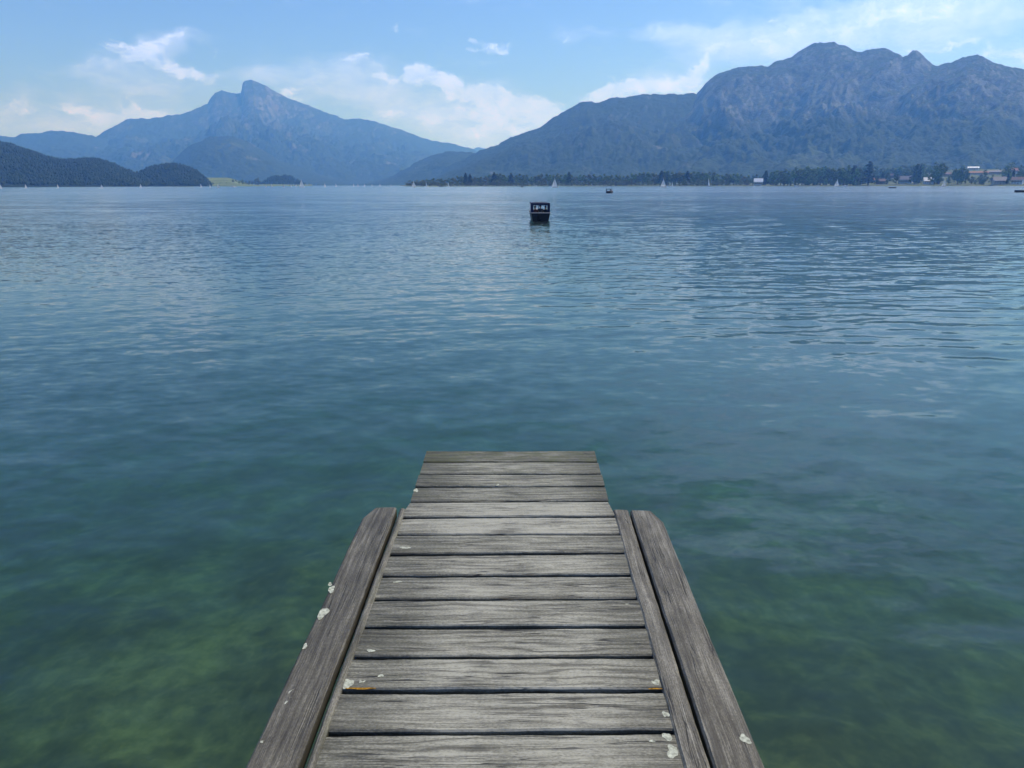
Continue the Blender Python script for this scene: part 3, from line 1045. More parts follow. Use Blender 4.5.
def tree(proto, loc, h, label, group, spread=1.0):
    if id(proto) not in _used:
        _used.add(id(proto))
        t = proto
    else:
        t = copy_tree(proto)
    t.location = loc
    t.rotation_euler = (0, 0, random.uniform(0, 6.28))
    t.scale = (h * spread, h * spread, h)
    tag(t, label, 'tree', group)
    return t


BELT = [(405, 184.5), (420, 181.5), (440, 179), (455, 178), (465, 176), (480, 177.5), (492, 175), (505, 174), (515, 175), (530, 176), (550, 175), (565, 173.5), (580, 176), (600, 175.5), (625, 175), (640, 174), (665, 172.5), (690, 172),
        (710, 173.5), (730, 174.5), (748, 176), (766, 175.5)]
GROVE = [(762, 174), (770, 171), (778, 169.5), (785, 167.5), (800, 166), (820, 164.5), (840, 166.5), (856, 168)]
VILL = [(845, 168), (850, 166), (868, 163), (880, 167), (900, 165), (920, 165), (935, 168), (955, 169), (975, 170.5), (985, 168.5), (1000, 167.5), (1024, 165), (1045, 164)]


def top_at(prof, x):
    return float(np.interp(x, [p[0] for p in prof], [p[1] for p in prof]))


def plant(px, top, r, protos, label, group, spread=1.0, ground=None):
    a = az_of(px)
    z = shore_h(a, r) if ground is None else ground
    h = max(2.2, height_at(px, top, r) - z)
    return tree(random.choice(protos), polar(a, r, z), h, label, group, spread)


LBL_BELT = 'broadleaf tree in the low shore belt left of the tall grove'
LBL_FRONT = 'low light green bush at the waterline of the far shore tree belt'
LBL_GROVE = 'tall dark broadleaf tree in the dense grove between white shore house and village'
LBL_VIL = 'dark green tree standing among or behind the houses of the lakeside village'
x = 407.0
while x < 764:
    plant(x, top_at(BELT, x) - 1.9 + random.choice([0, 0.6, 1.2, 2.0, 2.6]) * (1.0 if x > 440 else .5), random.uniform(1375, 1450) + (115 if x > 749 else 0), PROTO, LBL_BELT, 'trees of the low shore belt', 1.3)
    x += random.uniform(3.0, 4.6)
x = 410.0
while x < 751:
    b = plant(x, random.uniform(178.8, 182.2), random.uniform(1350, 1362), PROTO_B, LBL_FRONT, 'bushes along the far waterline', 1.7)
    b['category'] = 'bush'
    x += random.uniform(4.5, 7.0)
for px, top, lab in ((466, 172.8, 'tall dark conifer rising above the left part of the low shore belt'), (470, 174.0, 'shorter dark conifer close beside the tall one in the left shore belt'),
                     (494, 172.2, 'dark pointed conifer in the shore belt below the far valley gap'),
                     (511, 173.0, 'dark conifer of the shore belt, second one right of the valley gap'), (569, 171.8, 'dark conifer topping the shore belt right of the lone tall sailboat'),
                     (661, 170.8, 'dark conifer on the shore directly behind the pair of sailboats'), (687, 171.0, 'dark conifer on the shore right of the pair of sailboats'),
                     (765, 170.5, 'slim dark conifer just right of the white shore house'), (771, 172.0, 'broader dark conifer at the left end of the tall grove'),
                     (868, 161.3, 'highest dark conifer, above the left roofs of the village'), (915, 163.8, 'dark conifer behind the white roofed house in the middle of the village'),
                     (853, 165.5, 'dark conifer behind the tall yellow house')):
    plant(px, top, random.uniform(1372, 1400), PROTO_C, lab, 'dark conifers on the far shore', 2.0)
x = 773.0
while x < 858:
    plant(x, top_at(GROVE, x) + random.choice([0, 1.0, 2.2, 3.5]), random.uniform(1370, 1440), PROTO[:3] + PROTO[4:], LBL_GROVE, 'trees of the tall grove', 1.1)
    x += random.uniform(2.8, 4.0)
x = 776.0
while x < 850:
    plant(x, random.uniform(174, 180), random.uniform(1350, 1362), PROTO[:3] + PROTO[4:], LBL_GROVE, 'trees of the tall grove', 1.3)
    x += random.uniform(5, 8)
# trees behind and between the houses
x = 846.0
while x < 1050:
    r_ = random.uniform(1960, 2090)
    plant(x, top_at(VILL, x) + random.choice([0, 0.8, 1.6, 2.4]), r_, PROTO[:3] + PROTO[4:] + PROTO_C[:1], LBL_VIL, 'village trees', 1.7)
    x += random.uniform(2.9, 4.2)
for px, base, hp in ((857, 185, 12), (862, 184.5, 9), (876, 184.6, 7), (874, 178, 8), (887, 184.2, 9), (892, 178, 8), (896, 184.6, 8), (898, 176, 7), (914, 184.5, 10), (918, 184.3, 13), (921, 180, 10), (913, 176, 8),
                     (934, 184.5, 12), (938, 184, 15), (941, 180, 12), (936, 176, 8), (954, 182, 8), (957, 184.4, 11), (961, 184, 12), (965, 183.6, 10), (955, 178, 7), (985, 176.5, 5), (991, 183.5, 6), (1007, 184.3, 8),
                     (1012, 183.5, 10), (1018, 183.8, 9), (1022, 182, 11), (1008, 176, 7), (1020, 175, 7), (846, 184.8, 15), (843, 184.6, 12), (860, 177, 8), (905, 174.5, 6), (929, 174.5, 6), (960, 175, 5), (1000, 174, 4),
                     (880, 175.5, 6), (948, 184.4, 6), (975, 184.5, 3.5), (982, 184.6, 4)):
    p, a, r_ = shore_march(px, base)
    h = max(2.5, hp / F * r_ * 1.12)
    tree(random.choice(PROTO[:3] + PROTO[4:] + PROTO_C[:1]), p, h, LBL_VIL, 'village trees', 1.0)
HOUSES_AT = [(758, 184.6, 7.5), (837, 180, 6), (850.5, 184, 5), (869, 183.2, 9), (881, 184, 7), (890, 176.4, 11), (905, 183.6, 11), (928, 184, 7.5), (948, 177, 9), (974, 174.6, 22), (973, 169.6, 10), (997, 174.2, 14), (1014, 173.4, 9), (999, 184.4, 12), (1017, 184.2, 8)]
n_x = 0
while n_x < 66:
    px, base = random.uniform(852, 1030), random.uniform(171.5, 184.4)
    if any(abs(px - a_) < w_ / 2 + 1.2 and -1 < base - b_ < 8 for a_, b_, w_ in HOUSES_AT) or (967 < px < 990 and 175 < base < 183.4):
        continue
    p, a, r_ = shore_march(px, base)
    tree(random.choice(PROTO[:3] + PROTO[4:] + PROTO_C[:1]), p, random.uniform(5.5, 9.0) / F * r_, LBL_VIL, 'village trees', 1.7)
    n_x += 1
# left low shore
for px in np.arange(214, 262, 3.2):
    if 212 < px < 231 and random.random() < 0.75:
        top, r_ = random.uniform(182.0, 183.5), 2070
    else:
        top, r_ = random.uniform(177.5, 181), random.uniform(2150, 2300)
    plant(px, top, r_, PROTO[:3] + PROTO[4:], 'dark tree on the flat left shore between the two wooded knolls', 'trees on the flat left shore', 1.1, ground=left_h(px, r_))
for px in (122, 126, 129, 133, 136):
    plant(px, random.uniform(181.5, 184), 1990, PROTO[:3], 'small tree at the foot of the pale meadow between the left hills', 'trees at the left meadow', 1.2, ground=left_h(px, 1990))
for px in (300, 305, 309, 314, 318, 323):
    plant(px, random.uniform(182.5, 184), 2960, PROTO[:3], 'small tree at the right tip of the left shore below the peak', 'trees at the left shore tip', 1.2, ground=0.5)

# ------------------------------------------------------------------ houses
M_WALLW = simple('white_render', (0.62, 0.60, 0.55), 0.85, 0.08, 0.5)
M_WALLY = simple('yellow_render', (0.55, 0.43, 0.24), 0.85, 0.08, 0.5)
M_WALLB = simple('brown_timber', (0.16, 0.10, 0.06), 0.85, 0.2, 1.0)
M_WALLO = simple('beige_render', (0.50, 0.40, 0.30), 0.85, 0.08, 0.5)
M_ROOFB = simple('brown_roof_tiles', (0.16, 0.10, 0.08), 0.8, 0.2, 0.8)
M_ROOFG = simple('grey_roof_tiles', (0.20, 0.19, 0.20), 0.7, 0.2, 0.8)
M_ROOFR = simple('red_roof_tiles', (0.32, 0.14, 0.08), 0.8, 0.2, 0.8)
M_ROOFW = simple('pale_metal_roof', (0.74, 0.75, 0.76), 0.45, 0.08, 0.4)
M_PANE = simple('window_glass', (0.04, 0.05, 0.06), 0.1, 0.1, 1.0)
M_FRAMEW = simple('white_frame', (0.7, 0.7, 0.68), 0.6, 0.05, 1.0)
M_CHIM = simple('chimney_brick', (0.28, 0.18, 0.14), 0.9, 0.2, 2.0)
M_DOOR = simple('door_wood', (0.12, 0.07, 0.04), 0.6, 0.2, 2.0)


def house(px, base, wpx, h_eave, h_roof, wall, roof, label, turn=0.0, gable=False, depth=None, rows=2, balcony=True):
    p, a, r_ = shore_march(px, base)
    L = wpx / F * r_ * 0.96
    D = depth or min(L, 11.0)
    e = empty('house', p, -a + R(turn))
    if gable:                      # gable end towards the lake: ridge along y
        L, D = D, L
    ew = MB()
    ew.box((0, 0, h_eave / 2 - 1.0), (L, D, h_eave + 2.0))
    ew.prism([(-D / 2, h_eave), (D / 2, h_eave), (0, h_eave + h_roof)], -L / 2, L / 2)
    wl = ew.build('wall', wall, e)
    rf = MB()
    ov, th = 0.9, 0.28
    sl_ = h_roof / (D / 2)
    yo, zo = D / 2 + ov, h_eave - ov * sl_
    rf.prism([(-yo, zo), (0, h_eave + h_roof), (yo, zo), (yo, zo + th), (0, h_eave + h_roof + th + 0.05), (-yo, zo + th)], -L / 2 - ov, L / 2 + ov)
    ro = rf.build('roof', roof, e)
    ch = MB()
    ch.box((L * 0.22, D * 0.12, h_eave + h_roof + 0.3), (0.8, 0.8, 2.2))
    ch.build('chimney', M_CHIM, ro)
    fy = -D / 2
    if gable:
        face = lambda u, z: ((-L / 2 - 0.02), u, z)
        span = D
    else:
        face = lambda u, z: (u, fy - 0.02, z)
        span = L
    nwin = max(2, int(span / 3.2))
    for k in range(rows):
        for i in range(nwin):
            u = (i + 0.5) / nwin * span - span / 2
            z = 1.6 + 2.8 * k
            if z + 0.8 > h_eave:
                continue
            if k == 0 and i == nwin // 2:
                c = face(u, 1.05)
                d = MB()
                d.box(c, (0.12, 1.1, 2.1) if gable else (1.1, 0.12, 2.1))
                d.build('door', M_DOOR, e)
                continue
            c = face(u, z)
            wf = MB()
            wf.box(c, (0.10, 1.35, 1.45) if gable else (1.35, 0.10, 1.45))
            wo = wf.build('window', M_FRAMEW, e)
            c2 = (c[0] - 0.05, c[1], c[2]) if gable else (c[0], c[1] - 0.05, c[2])
            g = MB()
            g.box(c2, (0.06, 1.1, 1.2) if gable else (1.1, 0.06, 1.2))
            g.build('pane', M_PANE, wo)
    if balcony and rows >= 2:
        bl = MB()
        if gable:
            bl.box((-L / 2 - 0.75, 0, 3.15), (1.4, D * 0.9, 0.18))
            bl.box((-L / 2 - 1.42, 0, 3.75), (0.08, D * 0.9, 1.0))
        else:
            bl.box((0, fy - 0.75, 3.15), (L * 0.9, 1.4, 0.18))
            bl.box((0, fy - 1.42, 3.75), (L * 0.9, 0.08, 1.0))
        bl.build('balcony', M_WALLB, e)
    if gable:
        e.rotation_euler = (0, 0, -a + R(90 + turn))
    tag(e, label, 'house', 'houses on the far shore')
    return e


house(758, 185.7, 7.5, 7.0, 5.0, M_WALLW, M_ROOFW, 'white shore house with pale roof at the right end of the low tree belt', depth=10)
house(837, 180, 6, 8.5, 4.0, M_WALLO, M_ROOFB, 'beige house half hidden in the tall grove, leftmost of the village')
house(850.5, 184.0, 5, 12.0, 3.5, M_WALLY, M_ROOFB, 'tall narrow yellow house at the right edge of the grove', rows=4, gable=True, depth=10)
house(869, 183.2, 9, 6.0, 4.5, M_WALLW, M_ROOFR, 'white house with reddish roof, first near the water right of the yellow house', 12)
house(881, 184.0, 7, 5.0, 3.5, M_WALLB, M_ROOFB, 'small brown timber house between two white houses near the water', -8)
house(890, 176.4, 11, 6.0, 4.2, M_WALLB, M_ROOFB, 'long brown roofed house higher up behind the small timber house', 5)
house(905, 183.6, 11, 7.0, 5.0, M_WALLW, M_ROOFG, 'broad white house with grey roof near the water in mid village', -6)
house(928, 184.0, 7.5, 5.0, 5.0, M_WALLW, M_ROOFW, 'small white house with bright pale roof near the water', 10)
house(948, 176.6, 8, 4.5, 3.0, M_WALLO, M_ROOFB, 'beige house with brown roof left of the long building on the slope')
house(974, 174.6, 20, 3.6, 2.2, M_WALLO, M_ROOFR, 'longest low beige building on the upper slope above the meadow', 0, depth=11, rows=1)
house(973, 170.0, 8, 4.2, 2.8, M_WALLW, M_ROOFW, 'bright white roofed building highest on the village slope', 0, depth=14)
house(997, 174.2, 12, 4.2, 2.8, M_WALLO, M_ROOFG, 'long beige house with grey roof right of the longest building', -4, depth=12)
house(1014, 173.4, 9, 5.5, 4.2, M_WALLW, M_ROOFR, 'white house with red roof at the right edge, upper slope')
house(999, 184.4, 10, 6.0, 5.0, M_WALLO, M_ROOFG, 'large house with steep grey roof near the water right of the meadow', 18, rows=2)
house(1017, 184.2, 8, 6.0, 4.0, M_WALLW, M_ROOFB, 'white house with brown roof near the water at right edge', -10)

# ------------------------------------------------------------------ boats
M_HULLW = simple('white_hull', (0.78, 0.78, 0.76), 0.3, 0.05, 1.0)
M_HULLD = simple('dark_navy_hull', (0.008, 0.010, 0.014), 0.45, 0.2, 1.0, spec=0.25)
M_HULLG = simple('grey_hull', (0.12, 0.13, 0.14), 0.4, 0.2, 1.0)
M_CANVAS = simple('navy_canvas', (0.010, 0.016, 0.050), 0.8, 0.25, 3.0)
def sailcloth(name, col):
    m, t, b, out = material(name)
    n = t.noise(t.new('ShaderNodeTexCoord').outputs['Object'], 0.5, 3)
    c = t.ramp(n, [(0.3, tuple(k * 0.95 for k in col)), (0.7, col)])
    t.put(b.inputs['Base Color'], c)
    b.inputs['Roughness'].default_value = 0.7
    tl = t.new('ShaderNodeBsdfTranslucent')
    t.put(tl.inputs['Color'], c)
    mx = t.new('ShaderNodeMixShader')
    mx.inputs[0].default_value = 0.45
    t.l.new(b.outputs[0], mx.inputs[1])
    t.l.new(tl.outputs[0], mx.inputs[2])
    t.l.new(mx.outputs[0], out.inputs['Surface'])
    return m


M_SAIL = sailcloth('white_sailcloth', (0.88, 0.88, 0.86))
M_SAIL2 = sailcloth('grey_sailcloth', (0.50, 0.52, 0.55))
M_MAST = simple('aluminium_mast', (0.55, 0.56, 0.58), 0.35, 0.05, 1.0, metallic=0.6)
M_TRIM = simple('pale_rubbing_strake', (0.36, 0.36, 0.35), 0.5, 0.08, 2.0)
M_SEAT = simple('cream_upholstery', (0.42, 0.38, 0.30), 0.7, 0.1, 2.0)
M_DECKW = simple('varnished_deck', (0.20, 0.11, 0.05), 0.4, 0.2, 3.0)
M_CLEAR = simple('windscreen_glass', (0.25, 0.30, 0.34), 0.05, 0.05, 1.0)


def hull_verts(L, B, fb, draft=0.25, transom=0.8, n=13, open_top=False):
    """bow at +y; returns verts/faces of a lofted hull"""
    vs, fs = [], []
    prof = 7
    for i in range(n):
        s = i / (n - 1)
        y = -L / 2 + L * s
        if s < 0.45:
            hb = transom + (1 - transom) * math.sin(s / 0.45 * math.pi / 2)
        else:
            hb = math.cos(((s - 0.45) / 0.55) ** 1.5 * math.pi / 2)
        hb = max(hb, 0.015) * B / 2
        top = fb * (1 + 0.30 * s * s)
        bot = -draft * (1 - 0.8 * max(0, (s - 0.6) / 0.4))
        for k in range(prof):
            u = k / (prof - 1) * 2 - 1            # -1 .. 1
            au = abs(u)
            xx = math.copysign(hb * (au ** 0.40 if au < 1 else 1), u) if au > 0 else 0
            zz = bot + (top - bot) * (au ** 3.0)
            vs.append((xx * (0.94 + 0.06 * au), y, zz))
    for i in range(n - 1):
        for k in range(prof - 1):
            a = i * prof + k
            fs.append((a, a + 1, a + prof + 1, a + prof))
    fs.append(tuple(range(prof)))
    fs.append(tuple(range((n - 1) * prof + prof - 1, (n - 1) * prof - 1, -1)))
    if not open_top:
        for i in range(n - 1):                   # deck
            a, b = i * prof, i * prof + prof - 1
            fs.append((a, a + prof, b + prof, b))
    return vs, fs


def solid(name, vs, fs, mat, parent, smooth=False):
    mb = MB()
    mb.add(vs, fs)
    return mb.build(name, mat, parent, smooth)


def sail(name, tri, bulge, mat, parent, n=8):
    """curved triangular sail with thickness; tri = tack, clew, head"""
    a, b, c = (Vector(p) for p in tri)
    nrm = (b - a).cross(c - a).normalized()
    front, back = [], []
    idx = {}
    for i in range(n + 1):
        for j in range(n + 1 - i):
            u, v = i / n, j / n
            p = a + (b - a) * u + (c - a) * v
            bl = bulge * 4 * u * (1 - u - v) + bulge * 1.5 * v * (1 - u - v)
            idx[(i, j)] = len(front)
            front.append(p + nrm * bl)
    th = 0.02
    m_ = len(front)
    vs = [p + nrm * th for p in front] + [p - nrm * th for p in front]
    fs = []
    for i in range(n):
        for j in range(n - i):
            q = (idx[(i, j)], idx[(i + 1, j)], idx[(i, j + 1)])
            fs.append(q)
            fs.append(tuple(k + m_ for k in reversed(q)))
            if j < n - i - 1:
                q = (idx[(i + 1, j)], idx[(i + 1, j + 1)], idx[(i, j + 1)])
                fs.append(q)
                fs.append(tuple(k + m_ for k in reversed(q)))
    edge = [idx[(i, 0)] for i in range(n + 1)] + [idx[(n - j, j)] for j in range(1, n + 1)] + [idx[(0, n - j)] for j in range(1, n)]
    for k in range(len(edge)):
        p, q = edge[k], edge[(k + 1) % len(edge)]
        fs.append((p, p + m_, q + m_, q))
    fs = [f for f in fs if max(f) < m_]          # sailcloth is one sheet of cloth
    return solid(name, vs[:m_], fs, mat, parent, False)


def make_sailboat(mat, jib=True, ang=25):
    """unit sailboat: mast top at 9.3 m"""
    root = empty('sailboat', (0, 0, -500))
    vs, fs = hull_verts(6.8, 2.2, 0.62, 0.3, 0.7)
    h = solid('hull', vs, fs, M_HULLW, root)
    cb = MB()
    cb.box((0, -0.2, 0.86), (1.2, 2.2, 0.5), bevel=0.12)
    cb.build('cabin', M_HULLW, root)
    mb = MB()
    mb.tube((0, 0.7, 0.6), (0, 0.6, 9.3), 0.07, 0.045, 8)
    mb.build('mast', M_MAST, root)
    ca, sa = math.cos(R(ang)), math.sin(R(ang))
    be = (3.1 * sa, 0.65 - 3.1 * ca, 1.45)
    bm_ = MB()
    bm_.tube((0, 0.65, 1.35), be, 0.05, 0.04, 6)
    bm_.build('boom', M_MAST, root)
    sail('mainsail', [(0.0, 0.6, 1.5), (be[0], be[1], 1.6), (0.0, 0.55, 9.1)], 0.22, mat, root)
    if jib:
        sail('jib', [(0, 3.3, 0.85), (0.55, 0.95, 1.15), (0.0, 0.8, 7.6)], 0.18, mat, root)
    return root


SB = {('w', 1): make_sailboat(M_SAIL, True, 25), ('w', 0): make_sailboat(M_SAIL, False, 40), ('g', 1): make_sailboat(M_SAIL2, True, 55)}
_sused = set()


def sailboat(px, top, base, kind, head, label):
    p = on_plane(px, base, 0.0)
    r_ = math.hypot(p.x, p.y)
    if r_ > 4200 or p.y < 0:
        p = polar(az_of(px), 4200)
        r_ = 4200
    h = max(0.5, (height_at(px, top, r_)))
    k = SB[kind]
    if kind not in _sused:
        _sused.add(kind)
        b = k
    else:
        b = copy_tree(k)
    b.location = p
    b.rotation_euler = (0, 0, R(head))
    s = min(max(h / 9.3, 0.45), 1.9)
    b.scale = (s, s, s)
    tag(b, label, 'sailboat', 'sailboats scattered along the far shores')
    return b


w1, w0, g1 = ('w', 1), ('w', 0), ('g', 1)
for a in (
    (1, 185.0, 188.6, w1, 70, 'white sailboat cut by the left edge of the photo'),
    (26, 183.6, 188.4, w1, 60, 'white sailboat below the long left hill, second from the left edge'),
    (58, 185.2, 188.3, w0, 110, 'small white sailboat below the dip of the long left hill'),
    (102, 184.2, 188.2, w1, 80, 'white sailboat left of the pale meadow between the left hills'),
    (141, 183.6, 187.9, w1, 75, 'white sailboat at the foot of the small rounded hill'),
    (201, 183.6, 187.4, w0, 100, 'white sailboat at the right foot of the rounded hill'),
    (210, 184.5, 187.5, w0, 60, 'smaller white sailboat at the left edge of the green lakeside meadow'),
    (218.5, 183.4, 187.6, w1, 85, 'white sailboat in front of the green lakeside meadow'),
    (266, 184.2, 187.1, g1, 60, 'grey sailed boat at the left foot of the lowest knoll'),
    (272, 183.8, 187.1, w1, 120, 'white sailboat in front of the left part of the lowest knoll'),
    (284, 184.8, 187.3, g1, 90, 'dull grey sailed boat in front of the middle of the lowest knoll'),
    (291, 183.6, 187.0, w0, 75, 'small white sailboat just left of the tallest sailboat below the peak, further of two'),
    (296.5, 183.8, 187.0, w1, 95, 'white sailboat closest on the left to the tallest one below the peak'),
    (302, 179.2, 187.2, w1, 80, 'tallest white sailboat on the left half of the lake, below the peak'),
    (325, 183.4, 187.2, w1, 40, 'broad white sailboat right of the tallest one below the peak'),
    (336, 183.6, 186.6, w0, 90, 'small white sailboat right of the broad one below the peak'),
    (353.5, 183.5, 186.5, w0, 70, 'left boat of three far sailboats below the right slope of the peak'),
    (358, 183.5, 186.5, g1, 70, 'middle grey boat of three far sailboats below the right slope of the peak'),
    (364.5, 183.7, 186.4, w0, 110, 'right boat of three far sailboats below the right slope of the peak'),
    (372, 184.1, 186.3, w0, 100, 'tiny far white sailboat, first left of the gap before the shore belt'),
    (380, 183.7, 186.4, w0, 80, 'far white sailboat in the middle of the open gap before the shore belt'),
    (391, 184.1, 186.4, g1, 60, 'far grey sailed boat at the right of the gap before the shore belt'),
    (414, 180.6, 187.3, w1, 75, 'white sailboat with jib at the left tip of the shore belt'),
    (426.3, 181.8, 186.7, w0, 80, 'white sailboat with one sail, second from the tip of the shore belt'),
    (448.5, 182.2, 186.5, w0, 85, 'small white sailboat left of the two tall conifers of the shore belt'),
    (555, 177.8, 187.6, w1, 78, 'white sailboat standing alone above and right of the dark canopied boat'),
    (663.5, 178.3, 187.3, w1, 82, 'larger sailboat of the close pair right of the far canopied boat'),
    (672, 181.2, 186.6, w0, 90, 'smaller sailboat of the close pair right of the far canopied boat'),
    (708.5, 178.3, 186.6, w0, 85, 'white sailboat with a slim sail between the pair and the white shore house'),
    (837, 178.8, 186.5, w1, 78, 'bright white sailboat in front of the tall grove'),
    (944, 179.3, 186.6, w1, 83, 'bright white sailboat in front of the village, rightmost one'),
):
    sailboat(*a)


def motorboat(px, base, Lm, hullm, head, label, cabin=True, z=0.0):
    p = on_plane(px, base, 0.0)
    e = empty('motorboat', p, R(head))
    vs, fs = hull_verts(Lm, Lm * 0.36, 0.75, 0.25, 0.85)
    solid('hull', vs, fs, hullm, e)
    if cabin:
        c = MB()
        c.prism([(-Lm * 0.12, 0.7), (Lm * 0.22, 0.75), (Lm * 0.10, 1.55), (-Lm * 0.12, 1.6)], -Lm * 0.11, Lm * 0.11)
        c.build('cabin', M_HULLW, e)
        g = MB()
        g.box((0, Lm * 0.02, 1.3), (Lm * 0.226, Lm * 0.16, 0.30))
        g.build('cabin_window', M_PANE, e)
    mo = MB()
    mo.box((0, -Lm / 2 - 0.2, 0.6), (0.45, 0.4, 0.8), bevel=0.08)
    mo.build('outboard_motor', M_HULLD, e)
    tag(e, label, 'motorboat', 'small motorboats')
    return e


motorboat(233.5, 187.2, 9.0, M_HULLW, 85, 'long low white motorboat at the right end of the green lakeside meadow')
motorboat(796, 186.4, 6.5, M_HULLW, 80, 'small white motorboat moored in front of the tall grove')
motorboat(845.5, 186.3, 6.0, M_HULLW, 95, 'small white motorboat moored just right of the sailboat by the grove')
motorboat(892, 188.2, 5.5, M_HULLG, 92, 'low grey open motorboat off the middle of the village', False)
motorboat(522, 187.2, 5.0, M_HULLG, 40, 'small dark boat near the shore above the canopied boat', False)
motorboat(441, 187.0, 6.0, M_HULLG, 70, 'tiny dark boat below the two tall conifers of the shore belt', False)
motorboat(536, 186.4, 5.0, M_HULLW, 20, 'tiny white boat left of the lone sailboat above the canopied boat')


# ---- seated people (skin modifier figure)
def make_person(loc, rz, shirt, trousers, skin, hairm, label, arm_out=0.0, lean=0.0):
    """seated, hips at the origin, facing +y"""
    J = [((0, 0, 0.10), .125), ((0, 0.0, 0.30), .120), ((0, 0.02, 0.48), .145), ((0, 0.01, 0.56), .075), ((0, 0.02, 0.63), .055), ((0, 0.035, 0.72), .088), ((0, 0.03, 0.80), .078)]
    E = [(0, 1), (1, 2), (2, 3), (3, 4), (4, 5), (5, 6)]
    for s in (-1, 1):
        k = len(J)
        J += [((s * .19, 0.01, 0.50), .062), ((s * (.25 + arm_out), 0.08, 0.25), .046), ((s * .19, 0.30, 0.16), .036), ((s * .17, 0.38, 0.15), .034)]
        E += [(2, k), (k, k + 1), (k + 1, k + 2), (k + 2, k + 3)]
        k = len(J)
        J += [((s * .10, 0.06, 0.06), .092), ((s * .13, 0.44, 0.06), .066), ((s * .12, 0.46, -0.33), .045), ((s * .12, 0.58, -0.37), .038)]
        E += [(0, k), (k, k + 1), (k + 1, k + 2), (k + 2, k + 3)]
    me = bpy.data.meshes.new('person_tmp')
    me.from_pydata([(p[0], p[1] + lean * p[2], p[2]) for p, _ in J], E, [])
    o = bpy.data.objects.new('person_tmp', me)
    COL.objects.link(o)
    sk = o.modifiers.new('skin', 'SKIN')
    for i, (_, rad) in enumerate(J):
        d = me.skin_vertices[0].data[i]
        d.radius = (rad, rad)
        d.use_root = (i == 0)
    ss = o.modifiers.new('sub', 'SUBSURF')
    ss.levels = 2
    dg = bpy.context.evaluated_depsgraph_get()
    ev = o.evaluated_get(dg)
    m2 = bpy.data.meshes.new_from_object(ev)
    bpy.data.objects.remove(o)
    m2.name = 'person'
    for m in (skin, shirt, trousers):
        m2.materials.append(m)
    for pl in m2.polygons:
        c = pl.center
        if c.z > 0.58 or (c.y > 0.30 and c.z > 0.11):
            pl.material_index = 0
        elif c.z < 0.14:
            pl.material_index = 2
        else:
            pl.material_index = 1
        pl.use_smooth = True
    b = bpy.data.objects.new('person', m2)
    link(b)
    b.location = loc
    b.rotation_euler = (0, 0, rz)
    # hair cap
    vs, fs = [], []
    n, mm = 12, 7
    for i in range(mm):
        ph = (i / (mm - 1)) * R(105)
        for k in range(n):
            a = 2 * math.pi * k / n
            fr = max(0, math.sin(a))
            rr_ = 0.100 * math.sin(ph) + 0.001
            vs.append((rr_ * math.cos(a), 0.02 + lean * 0.78 + rr_ * math.sin(a) * 1.08, 0.765 + 0.115 * math.cos(ph) + 0.03 * fr * (i / (mm - 1))))
    for i in range(mm - 1):
        for k in range(n):
            fs.append((i * n + k, i * n + (k + 1) % n, (i + 1) * n + (k + 1) % n, (i + 1) * n + k))
    mesh_obj('hair', vs, fs, hairm, b, True)
    tag(b, label, 'person')
    return b


M_SKIN = simple('skin', (0.45, 0.28, 0.20), 0.6, 0.05)
M_HAIR = simple('dark_hair', (0.02, 0.015, 0.012), 0.6, 0.2)
M_SHIRTD = simple('dark_shirt', (0.03, 0.035, 0.05), 0.8, 0.1)
M_SHIRTR = simple('dull_red_shirt', (0.16, 0.05, 0.045), 0.8, 0.1)
M_TROUS = simple('dark_trousers', (0.03, 0.03, 0.035), 0.8, 0.1)


